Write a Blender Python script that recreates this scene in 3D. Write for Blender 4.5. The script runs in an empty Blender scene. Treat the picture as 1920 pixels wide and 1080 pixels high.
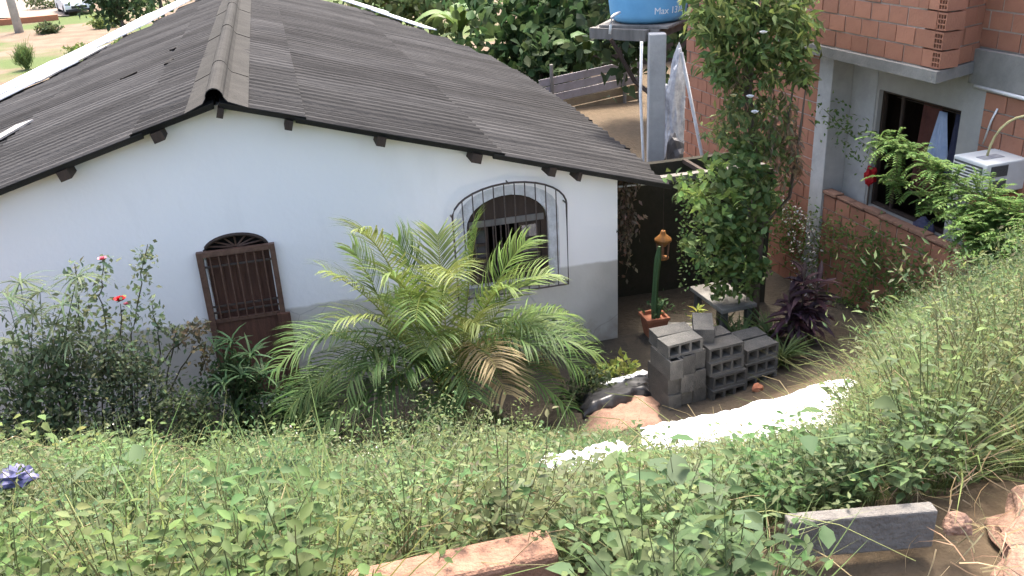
import bpy, math, random
import numpy as np
from mathutils import Vector, Matrix, noise as mnoise
from mathutils.geometry import tessellate_polygon

random.seed(7); RNG = np.random.default_rng(11)
SC = bpy.context.scene
COL = SC.collection
R = math.radians

# ---------------------------------------------------------------- camera
CAM = np.array((0.0, 0.0, 5.7))          # eye, 5.7 m above the yard of the white house
FPX, PITCH, ROLL, YAW = 1700.0, R(23.6), R(-3.1), R(13.5)
FW = np.array((math.sin(YAW)*math.cos(PITCH), math.cos(YAW)*math.cos(PITCH), -math.sin(PITCH)))
_rt = np.array((math.cos(YAW), -math.sin(YAW), 0.0)); _up = np.cross(_rt, FW)
RT = _rt*math.cos(ROLL) + _up*math.sin(ROLL); UP = -_rt*math.sin(ROLL) + _up*math.cos(ROLL)
cd = bpy.data.cameras.new('camera'); cam = bpy.data.objects.new('camera', cd); COL.objects.link(cam)
cam.matrix_world = Matrix(((RT[0], UP[0], -FW[0], CAM[0]), (RT[1], UP[1], -FW[1], CAM[1]),
                           (RT[2], UP[2], -FW[2], CAM[2]), (0, 0, 0, 1)))
cd.sensor_fit = 'HORIZONTAL'; cd.sensor_width = 36.0; cd.lens = FPX/1920*36
cd.clip_start = 0.05; cd.clip_end = 3000
SC.camera = cam

# ---------------------------------------------------------------- sky, sun, exposure
SUN_AZ, SUN_EL = R(20), R(64)            # azimuth from +Y towards +X
w = bpy.data.worlds.new('World'); SC.world = w; w.use_nodes = True
nt = w.node_tree; bg = nt.nodes['Background']
sky = nt.nodes.new('ShaderNodeTexSky'); sky.sky_type = 'NISHITA'; sky.sun_disc = False
sky.sun_elevation = SUN_EL; sky.sun_rotation = SUN_AZ; sky.air_density = 1.0; sky.dust_density = 7.0; sky.ozone_density = 1.0
nt.links.new(sky.outputs[0], bg.inputs[0]); bg.inputs[1].default_value = 0.15
sl = bpy.data.lights.new('sun', 'SUN'); sl.energy = 1.5; sl.angle = R(10); sl.color = (1.0, 0.95, 0.87)
so = bpy.data.objects.new('sun', sl); COL.objects.link(so)
sd = Vector((math.sin(SUN_AZ)*math.cos(SUN_EL), math.cos(SUN_AZ)*math.cos(SUN_EL), math.sin(SUN_EL)))
so.rotation_euler = sd.to_track_quat('Z', 'Y').to_euler(); so.location = (0, 0, 40)
SC.view_settings.view_transform = 'Standard'; SC.view_settings.look = 'None'
SC.view_settings.exposure = 2.35; SC.view_settings.gamma = 1.0
SC.render.engine = 'CYCLES'

# ---------------------------------------------------------------- pixel helpers (photo pixels 1920x1080)
def ray(x, y): return FW + RT*((x-960)/FPX) - UP*((y-540)/FPX)
def proj(P):
    v = np.asarray(P, float) - CAM; z = v@FW
    return 960+FPX*(v@RT)/z, 540-FPX*(v@UP)/z, z
def PYp(x, y, Y): r = ray(x, y); return CAM + r*((Y-CAM[1])/r[1])
def PXp(x, y, X): r = ray(x, y); return CAM + r*((X-CAM[0])/r[0])
def PZp(x, y, Z): r = ray(x, y); return CAM + r*((Z-CAM[2])/r[2])

# ---------------------------------------------------------------- materials
MATS = {}
def mat(name, c1, c2=None, scale=4.0, rough=0.8, bump=0.0, bscale=None, c3=None, metal=0.0, spec=0.35, stretch=(1, 1, 1), thr=(0.35, 0.65), rnd=0.0, coords='Object'):
    m = bpy.data.materials.new(name); m.use_nodes = True; n = m.node_tree; P = n.nodes['Principled BSDF']
    P.inputs['Roughness'].default_value = rough; P.inputs['Metallic'].default_value = metal; P.inputs['Specular IOR Level'].default_value = spec
    tc = n.nodes.new('ShaderNodeTexCoord'); mp = n.nodes.new('ShaderNodeMapping'); mp.inputs['Scale'].default_value = stretch
    n.links.new(tc.outputs[coords], mp.inputs[0])
    c2 = c2 or tuple(x*0.7 for x in c1)
    nz = n.nodes.new('ShaderNodeTexNoise'); nz.inputs['Scale'].default_value = scale; nz.inputs['Detail'].default_value = 8; nz.inputs['Roughness'].default_value = 0.65
    n.links.new(mp.outputs[0], nz.inputs['Vector'])
    cr = n.nodes.new('ShaderNodeValToRGB'); cr.color_ramp.elements[0].position = thr[0]; cr.color_ramp.elements[1].position = thr[1]
    cr.color_ramp.elements[0].color = (*c1, 1); cr.color_ramp.elements[1].color = (*c2, 1)
    if c3:
        e = cr.color_ramp.elements.new(min(0.98, thr[1]+0.12)); e.color = (*c3, 1)
    n.links.new(nz.outputs[0], cr.inputs[0]); out = cr.outputs[0]
    if rnd:
        oi = n.nodes.new('ShaderNodeObjectInfo'); hs = n.nodes.new('ShaderNodeHueSaturation')
        mr = n.nodes.new('ShaderNodeMapRange'); mr.inputs[3].default_value = 1-rnd; mr.inputs[4].default_value = 1+rnd
        n.links.new(oi.outputs['Random'], mr.inputs[0]); n.links.new(mr.outputs[0], hs.inputs['Value']); n.links.new(out, hs.inputs['Color']); out = hs.outputs[0]
    n.links.new(out, P.inputs['Base Color'])
    if bump:
        b = n.nodes.new('ShaderNodeBump'); b.inputs['Strength'].default_value = bump; b.inputs['Distance'].default_value = 0.02
        n2 = n.nodes.new('ShaderNodeTexNoise'); n2.inputs['Scale'].default_value = bscale or scale*6; n2.inputs['Detail'].default_value = 6
        n.links.new(mp.outputs[0], n2.inputs['Vector']); n.links.new(n2.outputs[0], b.inputs['Height']); n.links.new(b.outputs[0], P.inputs['Normal'])
    MATS[name] = m; return m

def leafmat(name, trans=0.35, rough=0.5, spec=0.3):
    m = bpy.data.materials.new(name); m.use_nodes = True; n = m.node_tree; P = n.nodes['Principled BSDF']; O = n.nodes['Material Output']
    at = n.nodes.new('ShaderNodeAttribute'); at.attribute_name = 'col'
    P.inputs['Roughness'].default_value = rough; P.inputs['Specular IOR Level'].default_value = spec
    tr = n.nodes.new('ShaderNodeBsdfTranslucent'); mx = n.nodes.new('ShaderNodeMixShader'); mx.inputs[0].default_value = trans
    hs = n.nodes.new('ShaderNodeHueSaturation'); hs.inputs['Hue'].default_value = 0.485; hs.inputs['Value'].default_value = 1.25
    n.links.new(at.outputs['Color'], P.inputs['Base Color']); n.links.new(at.outputs['Color'], hs.inputs['Color']); n.links.new(hs.outputs[0], tr.inputs[0])
    n.links.new(P.outputs[0], mx.inputs[1]); n.links.new(tr.outputs[0], mx.inputs[2]); n.links.new(mx.outputs[0], O.inputs[0])
    MATS[name] = m; return m

LEAF = leafmat('leaf', .38, .65, .15); LEAFG = leafmat('leaf_glossy', 0.30, 0.55, 0.2)
mat('roof_sheet', (0.027, 0.0262, 0.0262), (0.046, 0.0445, 0.0442), 1.3, 0.9, 0.4, 30, c3=(0.085, 0.08, 0.075), stretch=(0.6, 1.6, 1), spec=0.12, rnd=0.3)
mat('roof_cap', (0.021, 0.020, 0.018), (0.034, 0.032, 0.029), 3, 0.9, 0.4, 30, spec=0.12, rnd=0.08)
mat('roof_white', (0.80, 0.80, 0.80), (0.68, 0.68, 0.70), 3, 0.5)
mat('roof_pale', (0.30, 0.29, 0.28), (0.2, 0.19, 0.18), 6, 0.8)
mat('dark_wood', (0.055, 0.035, 0.024), (0.03, 0.02, 0.015), 8, 0.75, 0.3, stretch=(1, 1, 0.15))
mat('door_wood', (0.125, 0.058, 0.038), (0.08, 0.038, 0.026), 9, 0.6, 0.3, stretch=(3, 1, 0.3))
mat('iron', (0.05, 0.042, 0.038), (0.09, 0.06, 0.045), 20, 0.6, 0.2)
mat('frame_iron', (0.15, 0.085, 0.058), (0.085, 0.046, 0.032), 12, 0.55, 0.2)
mat('pane', (0.05, 0.05, 0.06), (0.03, 0.03, 0.035), 3, 0.15, spec=0.5)
mat('mossy_shade_wall', (0.030, 0.032, 0.020), (0.050, 0.042, 0.030), 2.5, 0.95, 0.5, 20, c3=(0.022, 0.03, 0.014))  # moss tone kept dark so that it carries the passage shade
mat('void_dark', (0.012, 0.011, 0.010), (0.02, 0.018, 0.016), 3, 0.95, spec=0.1)  # near-black colour that paints the shade inside voids
mat('concrete', (0.24, 0.23, 0.21), (0.16, 0.155, 0.14), 3, 0.9, 0.35, 40)
mat('block', (0.062, 0.061, 0.056), (0.098, 0.095, 0.086), 4, 0.95, 0.6, 70, c3=(0.12, 0.115, 0.10), rnd=0.28)
mat('beam_concrete', (0.16, 0.148, 0.132), (0.11, 0.10, 0.09), 8, 0.95, 0.5, 60)
mat('plaster', (0.37, 0.355, 0.325), (0.29, 0.28, 0.255), 1.6, 0.9, 0.3, 25)
mat('surround', (0.66, 0.655, 0.65), (0.46, 0.45, 0.435), 7, 0.95, 0.7, 40)
mat('plaster_pale', (0.44, 0.43, 0.41), (0.32, 0.315, 0.30), 2.5, 0.9, 0.3, 25)
mat('brick', (0.34, 0.158, 0.098), (0.285, 0.126, 0.078), 3, 0.85, 0.3, 40, c3=(0.36, 0.205, 0.145), rnd=0.17)
mat('mortar', (0.42, 0.36, 0.31), (0.33, 0.28, 0.24), 10, 0.95, 0.4, 60)
mat('terracotta', (0.36, 0.14, 0.075), (0.28, 0.11, 0.06), 8, 0.85, 0.2)
mat('soil_pale', (0.20, 0.165, 0.13), (0.15, 0.12, 0.095), .6, 0.95)
mat('kerb_brick', (0.29, 0.165, 0.11), (0.22, 0.12, 0.08), 14, 0.95, 0.6, 80)
mat('soil_red', (0.27, 0.165, 0.115), (0.20, 0.12, 0.085), 9, 0.95, 0.7, 60, c3=(0.31, 0.21, 0.155))
mat('plastic_white', (0.80, 0.80, 0.80), (0.74, 0.74, 0.75), 4, 0.45, 0.3, 9)
mat('plastic_black', (0.02, 0.02, 0.022), (0.035, 0.035, 0.038), 5, 0.35, 0.4, 12)
mat('plastic_silver', (0.42, 0.44, 0.47), (0.22, 0.23, 0.25), 6, 0.4, 0.5, 14)
mat('tank_blue', (0.16, 0.40, 0.62), (0.13, 0.34, 0.55), 2.5, 0.4)
mat('white_paint', (0.80, 0.80, 0.80), (0.72, 0.72, 0.72), 6, 0.5)
mat('pipe_white', (0.75, 0.75, 0.74), (0.6, 0.6, 0.58), 10, 0.4)
mat('wood_grey', (0.19, 0.175, 0.155), (0.11, 0.10, 0.09), 6, 0.9, 0.4, stretch=(1, 1, 0.2))
mat('fence_sheet', (0.30, 0.275, 0.295), (0.22, 0.195, 0.20), 3, 0.6, 0.2, c3=(0.20, 0.12, 0.07))
mat('fence_tan', (0.22, 0.17, 0.105), (0.16, 0.115, 0.07), 3, 0.8)
mat('bark', (0.13, 0.105, 0.08), (0.075, 0.06, 0.045), 10, 0.95, 0.6, 40, stretch=(1, 1, 0.25))
mat('stem_green', (0.10, 0.14, 0.05), (0.07, 0.09, 0.035), 8, 0.7)
mat('cactus', (0.05, 0.10, 0.035), (0.07, 0.13, 0.05), 10, 0.6)
mat('rose_red', (0.50, 0.004, 0.010), (0.38, 0.003, 0.008), 10, 0.5)
mat('rose_pink', (0.6, 0.22, 0.25), (0.45, 0.12, 0.16), 10, 0.5)
mat('cloth_blue', (0.42, 0.50, 0.66), (0.32, 0.40, 0.58), 5, 0.85)
mat('bag_violet', (0.04, 0.04, 0.10), (0.07, 0.07, 0.16), 6, 0.4)
mat('cloth_navy', (0.03, 0.035, 0.07), (0.05, 0.05, 0.09), 5, 0.85)
mat('cloth_maroon', (0.12, 0.045, 0.035), (0.08, 0.03, 0.025), 5, 0.85)
mat('cloth_red', (0.36, 0.006, 0.010), (0.25, 0.004, 0.008), 8, 0.7)
mat('ac_white', (0.66, 0.68, 0.66), (0.56, 0.58, 0.56), 3, 0.5)
mat('ac_dark', (0.09, 0.095, 0.095), (0.05, 0.05, 0.05), 60, 0.6)
mat('hose_yellow', (0.55, 0.5, 0.25), (0.45, 0.4, 0.2), 8, 0.5)
mat('lantern', (0.30, 0.14, 0.045), (0.22, 0.10, 0.03), 8, 0.5)
mat('car_white', (0.78, 0.79, 0.80), (0.7, 0.7, 0.72), 1, 0.25, spec=0.5)
mat('car_glass', (0.04, 0.05, 0.06), (0.03, 0.035, 0.04), 1, 0.1, spec=0.5)
mat('rubber', (0.03, 0.03, 0.03), (0.02, 0.02, 0.02), 5, 0.8)
mat('straw', (0.42, 0.34, 0.2), (0.3, 0.23, 0.13), 8, 0.8)

def wall_material():
    m = bpy.data.materials.new('house_paint'); m.use_nodes = True; n = m.node_tree; P = n.nodes['Principled BSDF']; P.inputs['Roughness'].default_value = 0.9
    P.inputs['Specular IOR Level'].default_value = 0.2
    g = n.nodes.new('ShaderNodeNewGeometry'); sp = n.nodes.new('ShaderNodeSeparateXYZ'); n.links.new(g.outputs['Position'], sp.inputs[0])
    def noise(s, d=6):
        z = n.nodes.new('ShaderNodeTexNoise'); z.inputs['Scale'].default_value = s; z.inputs['Detail'].default_value = d; n.links.new(g.outputs['Position'], z.inputs['Vector']); return z
    def mixc(f, a, b):
        x = n.nodes.new('ShaderNodeMix'); x.data_type = 'RGBA'
        for s, v in ((0, f), (6, a), (7, b)):
            if isinstance(v, tuple): x.inputs[s].default_value = (*v, 1)
            else: n.links.new(v, x.inputs[s])
        return x.outputs[2]
    nz = noise(1.2); white = mixc(nz.outputs[0], (0.87, 0.835, 0.795), (0.83, 0.795, 0.755))
    n3 = noise(2.2); grey = mixc(n3.outputs[0], (0.53, 0.495, 0.435), (0.62, 0.58, 0.515))
    n5 = noise(0.7, 3); gcr = n.nodes.new('ShaderNodeValToRGB'); gcr.color_ramp.elements[0].position = .45; gcr.color_ramp.elements[1].position = .6; n.links.new(n5.outputs[0], gcr.inputs[0])
    grey = mixc(gcr.outputs[0], grey, (0.44, 0.405, 0.35))
    # paint ends on a hand-brushed line 1.16 m above the yard
    n2 = noise(4, 5); ad = n.nodes.new('ShaderNodeMath'); ad.operation = 'MULTIPLY_ADD'; ad.inputs[1].default_value = 0.075
    n.links.new(n2.outputs[0], ad.inputs[0]); n.links.new(sp.outputs['Z'], ad.inputs[2])
    mr = n.nodes.new('ShaderNodeMapRange'); mr.inputs[1].default_value = 1.18; mr.inputs[2].default_value = 1.215; n.links.new(ad.outputs[0], mr.inputs[0])
    c = mixc(mr.outputs[0], grey, white)
    # hairline cracks in the render
    vo = n.nodes.new('ShaderNodeTexVoronoi'); vo.feature = 'DISTANCE_TO_EDGE'; vo.inputs['Scale'].default_value = 0.8
    n6 = noise(3, 4); mxv = n.nodes.new('ShaderNodeMix'); mxv.data_type = 'VECTOR'; mxv.inputs[0].default_value = 0.12
    n.links.new(g.outputs['Position'], mxv.inputs[4]); n.links.new(n6.outputs['Color'], mxv.inputs[5]); n.links.new(mxv.outputs[1], vo.inputs['Vector'])
    ck = n.nodes.new('ShaderNodeMapRange'); ck.inputs[1].default_value = 0.0; ck.inputs[2].default_value = 0.006; ck.inputs[3].default_value = 0.35; ck.inputs[4].default_value = 0; n.links.new(vo.outputs[0], ck.inputs[0])
    inv = n.nodes.new('ShaderNodeMath'); inv.operation = 'SUBTRACT'; inv.inputs[0].default_value = 1; n.links.new(mr.outputs[0], inv.inputs[1])
    mm = n.nodes.new('ShaderNodeMath'); mm.operation = 'MULTIPLY'; n.links.new(ck.outputs[0], mm.inputs[0]); n.links.new(inv.outputs[0], mm.inputs[1])
    c = mixc(mm.outputs[0], c, (0.12, 0.115, 0.11))
    mp2 = n.nodes.new('ShaderNodeMapping'); mp2.inputs['Scale'].default_value = (2.6, 1.0, 0.8); n.links.new(g.outputs['Position'], mp2.inputs[0])
    n8 = n.nodes.new('ShaderNodeTexNoise'); n8.inputs['Scale'].default_value = 1.0; n8.inputs['Detail'].default_value = 7; n.links.new(mp2.outputs[0], n8.inputs['Vector'])
    st = n.nodes.new('ShaderNodeMapRange'); st.inputs[1].default_value = 0.56; st.inputs[2].default_value = 0.80; st.inputs[4].default_value = 0.13; n.links.new(n8.outputs[0], st.inputs[0])
    c = mixc(st.outputs[0], c, (0.38, 0.35, 0.31))
    n9 = noise(4.5, 7); mu = n.nodes.new('ShaderNodeMath'); mu.operation = 'MULTIPLY_ADD'; mu.inputs[1].default_value = -0.9; n.links.new(n9.outputs[0], mu.inputs[0]); n.links.new(sp.outputs['Z'], mu.inputs[2])
    ms = n.nodes.new('ShaderNodeMapRange'); ms.inputs[1].default_value = -0.15; ms.inputs[2].default_value = -0.45; ms.inputs[4].default_value = 0.55; n.links.new(mu.outputs[0], ms.inputs[0])
    c = mixc(ms.outputs[0], c, (0.19, 0.145, 0.10))
    n.links.new(c, P.inputs['Base Color'])
    b = n.nodes.new('ShaderNodeBump'); b.inputs['Strength'].default_value = 0.25; b.inputs['Distance'].default_value = 0.015; n7 = noise(14, 6); n.links.new(n7.outputs[0], b.inputs['Height']); n.links.new(b.outputs[0], P.inputs['Normal'])
    MATS['house_paint'] = m
wall_material()

def ground_material():
    m = bpy.data.materials.new('ground'); m.use_nodes = True; n = m.node_tree; P = n.nodes['Principled BSDF']; P.inputs['Roughness'].default_value = 0.95; P.inputs['Specular IOR Level'].default_value = 0.15
    g = n.nodes.new('ShaderNodeNewGeometry'); sp = n.nodes.new('ShaderNodeSeparateXYZ'); n.links.new(g.outputs['Position'], sp.inputs[0])
    def noise(s, d=6):
        z = n.nodes.new('ShaderNodeTexNoise'); z.inputs['Scale'].default_value = s; z.inputs['Detail'].default_value = d; n.links.new(g.outputs['Position'], z.inputs['Vector']); return z
    def ramp(o, a, b):
        r = n.nodes.new('ShaderNodeMapRange'); r.inputs[1].default_value = a; r.inputs[2].default_value = b; n.links.new(o, r.inputs[0]); return r.outputs[0]
    def mixc(f, a, b):
        x = n.nodes.new('ShaderNodeMix'); x.data_type = 'RGBA'
        for s, v in ((0, f), (6, a), (7, b)):
            if isinstance(v, tuple): x.inputs[s].default_value = (*v, 1)
            else: n.links.new(v, x.inputs[s])
        return x.outputs[2]
    fine = noise(9); big = noise(0.13, 5); mid = noise(1.1)
    yard = mixc(fine.outputs[0], (0.040, 0.036, 0.028), (0.068, 0.056, 0.042))
    bank = mixc(fine.outputs[0], (0.06, 0.048, 0.03), (0.12, 0.085, 0.055))
    field = mixc(ramp(mid.outputs[0], .35, .65), (0.15, 0.115, 0.082), (0.115, 0.08, 0.055))
    grass = mixc(fine.outputs[0], (0.05, 0.075, 0.022), (0.078, 0.10, 0.033))
    fld = mixc(ramp(big.outputs[0], .47, .55), field, grass)
    near = mixc(ramp(sp.outputs['Z'], 0.25, 0.6), yard, bank)
    c = mixc(ramp(sp.outputs['Y'], 27, 30), near, fld)
    n.links.new(c, P.inputs['Base Color'])
    b = n.nodes.new('ShaderNodeBump'); b.inputs['Strength'].default_value = 0.6; b.inputs['Distance'].default_value = 0.04; n.links.new(noise(18, 8).outputs[0], b.inputs['Height']); n.links.new(b.outputs[0], P.inputs['Normal'])
    MATS['ground'] = m
ground_material()

# ---------------------------------------------------------------- object helpers
def mesh_obj(name, V, F, m, parent=None, smooth=False, cols=None):
    me = bpy.data.meshes.new(name)
    if isinstance(F, np.ndarray):
        k = F.shape[1]; me.vertices.add(len(V)); me.vertices.foreach_set('co', np.asarray(V, np.float32).ravel())
        me.loops.add(F.size); me.loops.foreach_set('vertex_index', F.astype(np.int32).ravel())
        me.polygons.add(len(F)); me.polygons.foreach_set('loop_start', np.arange(0, F.size, k, dtype=np.int32))
        me.update(calc_edges=True)
    else:
        me.from_pydata([tuple(map(float, v)) for v in V], [], F)
    if cols is not None:
        a = me.attributes.new('col', 'FLOAT_COLOR', 'POINT')
        c4 = np.ones((len(V), 4), np.float32); c4[:, :3] = cols; a.data.foreach_set('color', c4.ravel())
    if smooth: me.polygons.foreach_set('use_smooth', np.ones(len(me.polygons), bool))
    me.materials.append(MATS[m] if isinstance(m, str) else m); me.update()
    o = bpy.data.objects.new(name, me); COL.objects.link(o)
    if parent: o.parent = parent
    return o
def tag(o, label, cat, group=None):
    o['label'] = label; o['category'] = cat
    if group: o['group'] = group
    return o
def thing(name, label, cat, loc=(0, 0, 0), rz=0.0, group=None):
    o = bpy.data.objects.new(name, None); COL.objects.link(o); o.location = tuple(map(float, loc)); o.rotation_euler = (0, 0, rz); o.empty_display_size = 0.2
    return tag(o, label, cat, group)
class MB:
    def __init__(s): s.v = []; s.f = []
    def add(s, V, F): k = len(s.v); s.v += [tuple(map(float, v)) for v in V]; s.f += [tuple(i+k for i in f) for f in F]; return s
    def box(s, x0, x1, y0, y1, z0, z1, M=None):
        V = [Vector((x, y, z)) for z in (z0, z1) for y in (y0, y1) for x in (x0, x1)]
        if M is not None: V = [M@v for v in V]
        return s.add(V, [(0, 2, 3, 1), (4, 5, 7, 6), (0, 1, 5, 4), (2, 6, 7, 3), (0, 4, 6, 2), (1, 3, 7, 5)])
    def tube(s, pts, r, seg=8, cap=True):
        pts = [Vector(map(float, p)) for p in pts]; n = len(pts); rs = r if isinstance(r, (list, tuple)) else [r]*n; V = []; F = []
        for i, p in enumerate(pts):
            t = (pts[min(i+1, n-1)]-pts[max(i-1, 0)]).normalized(); a = Vector((0, 0, 1)) if abs(t.z) < .9 else Vector((1, 0, 0))
            u = t.cross(a).normalized(); w_ = t.cross(u)
            for k in range(seg):
                an = 2*math.pi*k/seg; V.append(p+u*math.cos(an)*rs[i]+w_*math.sin(an)*rs[i])
        for i in range(n-1):
            for k in range(seg): F.append((i*seg+k, i*seg+(k+1) % seg, (i+1)*seg+(k+1) % seg, (i+1)*seg+k))
        if cap: F += [tuple(range(seg-1, -1, -1)), tuple(range((n-1)*seg, n*seg))]
        return s.add(V, F)
    def lathe(s, prof, c=(0, 0, 0), seg=24):
        V = []; F = []; n = len(prof)
        for r_, z in prof:
            for k in range(seg): a = 2*math.pi*k/seg; V.append((c[0]+r_*math.cos(a), c[1]+r_*math.sin(a), c[2]+z))
        for i in range(n-1):
            for k in range(seg): F.append((i*seg+k, i*seg+(k+1) % seg, (i+1)*seg+(k+1) % seg, (i+1)*seg+k))
        F += [tuple(range(seg-1, -1, -1)), tuple(range((n-1)*seg, n*seg))]
        return s.add(V, F)
    def plate(s, outer, holes, fn, t0, t1):
        """polygon with holes in 2D, mapped by fn(u, v, t); thickness t0..t1"""
        loops = [[Vector((u, v, 0)) for u, v in L] for L in [outer]+holes]; flat = [p for L in loops for p in L]; n = len(flat)
        tris = tessellate_polygon(loops); V = [fn(p.x, p.y, t0) for p in flat]+[fn(p.x, p.y, t1) for p in flat]
        F = [tuple(t) for t in tris]+[tuple(i+n for i in reversed(t)) for t in tris]; k = 0
        for L in loops:
            m_ = len(L)
            for i in range(m_): a, b = k+i, k+(i+1) % m_; F.append((a, b, b+n, a+n))
            k += m_
        return s.add(V, F)
    def build(s, name, m, parent=None, smooth=False): return mesh_obj(name, s.v, s.f, m, parent, smooth)
def bevel(o, wd=0.01, seg=2):
    b = o.modifiers.new('bevel', 'BEVEL'); b.width = wd; b.segments = seg; b.limit_method = 'ANGLE'; return o
def rotM(loc, rz=0, rx=0, ry=0):
    return Matrix.Translation(Vector(map(float, loc)))@Matrix.Rotation(rz, 4, 'Z')@Matrix.Rotation(ry, 4, 'Y')@Matrix.Rotation(rx, 4, 'X')

# ---------------------------------------------------------------- foliage helpers (numpy)
OVAL8 = (np.array([(0, 0, 0), (-.42, .3, .06), (0, .34, -.03), (.42, .3, .06), (-.36, .62, .04), (0, .66, -.06), (.36, .62, .04), (0, 1, -.16)], float),
         np.array([(0, 2, 1), (0, 3, 2), (1, 2, 5), (1, 5, 4), (2, 3, 6), (2, 6, 5), (4, 5, 7), (5, 6, 7)]))
OVAL4 = (np.array([(0, 0, 0), (-.45, .42, .05), (0, .45, -.04), (.45, .42, .05), (0, 1, -.12)], float), np.array([(0, 2, 1), (0, 3, 2), (1, 2, 4), (2, 3, 4)]))
BLADE = (np.array([(-.5, 0, 0), (.5, 0, 0), (-.45, .35, .10), (.45, .35, .10), (-.32, .7, .06), (.32, .7, .06), (0, 1, -.10)], float),
         np.array([(0, 1, 3), (0, 3, 2), (2, 3, 5), (2, 5, 4), (4, 5, 6)]))
DROOP = (np.array([(-.3, 0, 0), (.3, 0, 0), (-.5, .35, .03), (.5, .35, .03), (-.4, .7, -.10), (.4, .7, -.10), (0, 1, -.34)], float),
         np.array([(0, 1, 3), (0, 3, 2), (2, 3, 5), (2, 5, 4), (4, 5, 6)]))
def place(shape, P, D, N, L, Wd, C):
    pv, pf = shape; P = np.atleast_2d(P); n = len(P)
    D = D/np.maximum(np.linalg.norm(D, axis=1, keepdims=True), 1e-6); X = np.cross(D, N); X /= np.maximum(np.linalg.norm(X, axis=1, keepdims=True), 1e-6); Z = np.cross(X, D)
    L = np.broadcast_to(np.asarray(L, float), (n,))[:, None, None]; Wd = np.broadcast_to(np.asarray(Wd, float), (n,))[:, None, None]
    V = P[:, None]+X[:, None]*pv[None, :, 0:1]*Wd+D[:, None]*pv[None, :, 1:2]*L+Z[:, None]*pv[None, :, 2:3]*L
    F = (pf[None]+(np.arange(n)*len(pv))[:, None, None]).reshape(-1, 3)
    return V.reshape(-1, 3), F, np.repeat(np.broadcast_to(np.asarray(C, float), (n, 3)), len(pv), axis=0)
def twig(pts, r0, r1, col, seg=4):
    pts = np.asarray(pts, float); n = len(pts); T = np.gradient(pts, axis=0); T /= np.maximum(np.linalg.norm(T, axis=1, keepdims=True), 1e-6)
    a = np.where(np.abs(T[:, 2:3]) < .9, np.array([[0, 0, 1.]]), np.array([[1., 0, 0]])); U = np.cross(T, a); U /= np.linalg.norm(U, axis=1, keepdims=True); W_ = np.cross(T, U)
    rr = np.linspace(r0, r1, n)[:, None]; V = np.concatenate([(pts+U*math.cos(2*math.pi*k/seg)*rr+W_*math.sin(2*math.pi*k/seg)*rr)[:, None] for k in range(seg)], 1).reshape(-1, 3)
    F = []
    for i in range(n-1):
        for k in range(seg):
            a_, b_, c_, d_ = i*seg+k, i*seg+(k+1) % seg, (i+1)*seg+(k+1) % seg, (i+1)*seg+k; F += [(a_, b_, c_), (a_, c_, d_)]
    return V, np.array(F), np.repeat(np.array([col], float), len(V), 0)
class Fol:
    def __init__(s): s.V = []; s.F = []; s.C = []; s.n = 0
    def add(s, vfc):
        V, F, C = vfc; s.V.append(V); s.F.append(F+s.n); s.C.append(C); s.n += len(V); return s
    def get(s): return np.concatenate(s.V), np.concatenate(s.F), np.concatenate(s.C)
    def build(s, name, m=LEAF, parent=None, smooth=True):
        V, F, C = s.get()
        if parent is not None: V = V-np.array(parent.location)
        return mesh_obj(name, V, F, m, parent, smooth, C)
def inst(proto, P, rz, S, tilt=None, cm=None):
    V, F, C = proto; n = len(P); c, s_ = np.cos(rz), np.sin(rz); S = np.asarray(S, float)
    S3 = S if S.ndim == 2 else np.repeat(S[:, None], 3, 1); v = V[None]*S3[:, None]
    if tilt is not None:
        v = v.copy(); v[:, :, 0] += v[:, :, 2]*tilt[:, 0:1]; v[:, :, 1] += v[:, :, 2]*tilt[:, 1:2]
    x = v[:, :, 0]*c[:, None]-v[:, :, 1]*s_[:, None]; y = v[:, :, 0]*s_[:, None]+v[:, :, 1]*c[:, None]
    out = np.stack([x, y, v[:, :, 2]], 2)+P[:, None]; FF = (F[None]+(np.arange(n)*len(V))[:, None, None]).reshape(-1, 3)
    CC = np.repeat(C[None], n, 0)
    if cm is not None: CC = CC*cm[:, None]
    return out.reshape(-1, 3), FF, CC.reshape(-1, 3)
def cvar(base, n, v=0.25, hue=0.15):
    b = np.array(base, float)[None]*(1+RNG.uniform(-v, v, (n, 1))); b = b*(1+RNG.uniform(-hue, hue, (n, 3))*np.array([[1, .4, .7]])); return np.clip(b, 0.003, 0.9)
def rdir(n, up=0.0):
    d = RNG.normal(size=(n, 3)); d /= np.linalg.norm(d, axis=1, keepdims=True); d[:, 2] += up; return d/np.linalg.norm(d, axis=1, keepdims=True)
def bez(p0, p1, p2, n=12):
    t = np.linspace(0, 1, n)[:, None]; return (1-t)**2*np.asarray(p0, float)+2*t*(1-t)*np.asarray(p1, float)+t*t*np.asarray(p2, float)

# ================================================================ GROUND
def smooth(a, b, x): t = np.clip((x-a)/(b-a), 0, 1); return t*t*(3-2*t)
def terrain(x, y):
    x = np.asarray(x, float); y = np.asarray(y, float)
    s = y-0.35*np.maximum(0, x-2.5)-0.5*np.maximum(0, x-6.2)
    prof = np.interp(s, [-50, 1.95, 2.25, 7.0, 7.5, 8.3, 9.1], [3.93, 3.93, 3.6, 0.42, 0.30, 0.22, 0.0])
    left = 0.55*smooth(0.3, -1.3, x)*smooth(2.2, 3.6, y)*smooth(8.6, 6.0, y)
    mound = 0.6*smooth(15.5, 19, y)*smooth(34, 25, y)*smooth(4.9, 6.5, x)*smooth(30, 14, x)
    wob = 0.05*np.sin(1.7*x+0.8*y)*np.sin(2.3*y-0.6*x)*(prof > 0.05)*(y > 2)
    far = 0.25*np.sin(x*0.05)*np.sin(y*0.04)*smooth(40, 90, np.hypot(x, y))
    return prof+left+mound+wob+far
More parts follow.
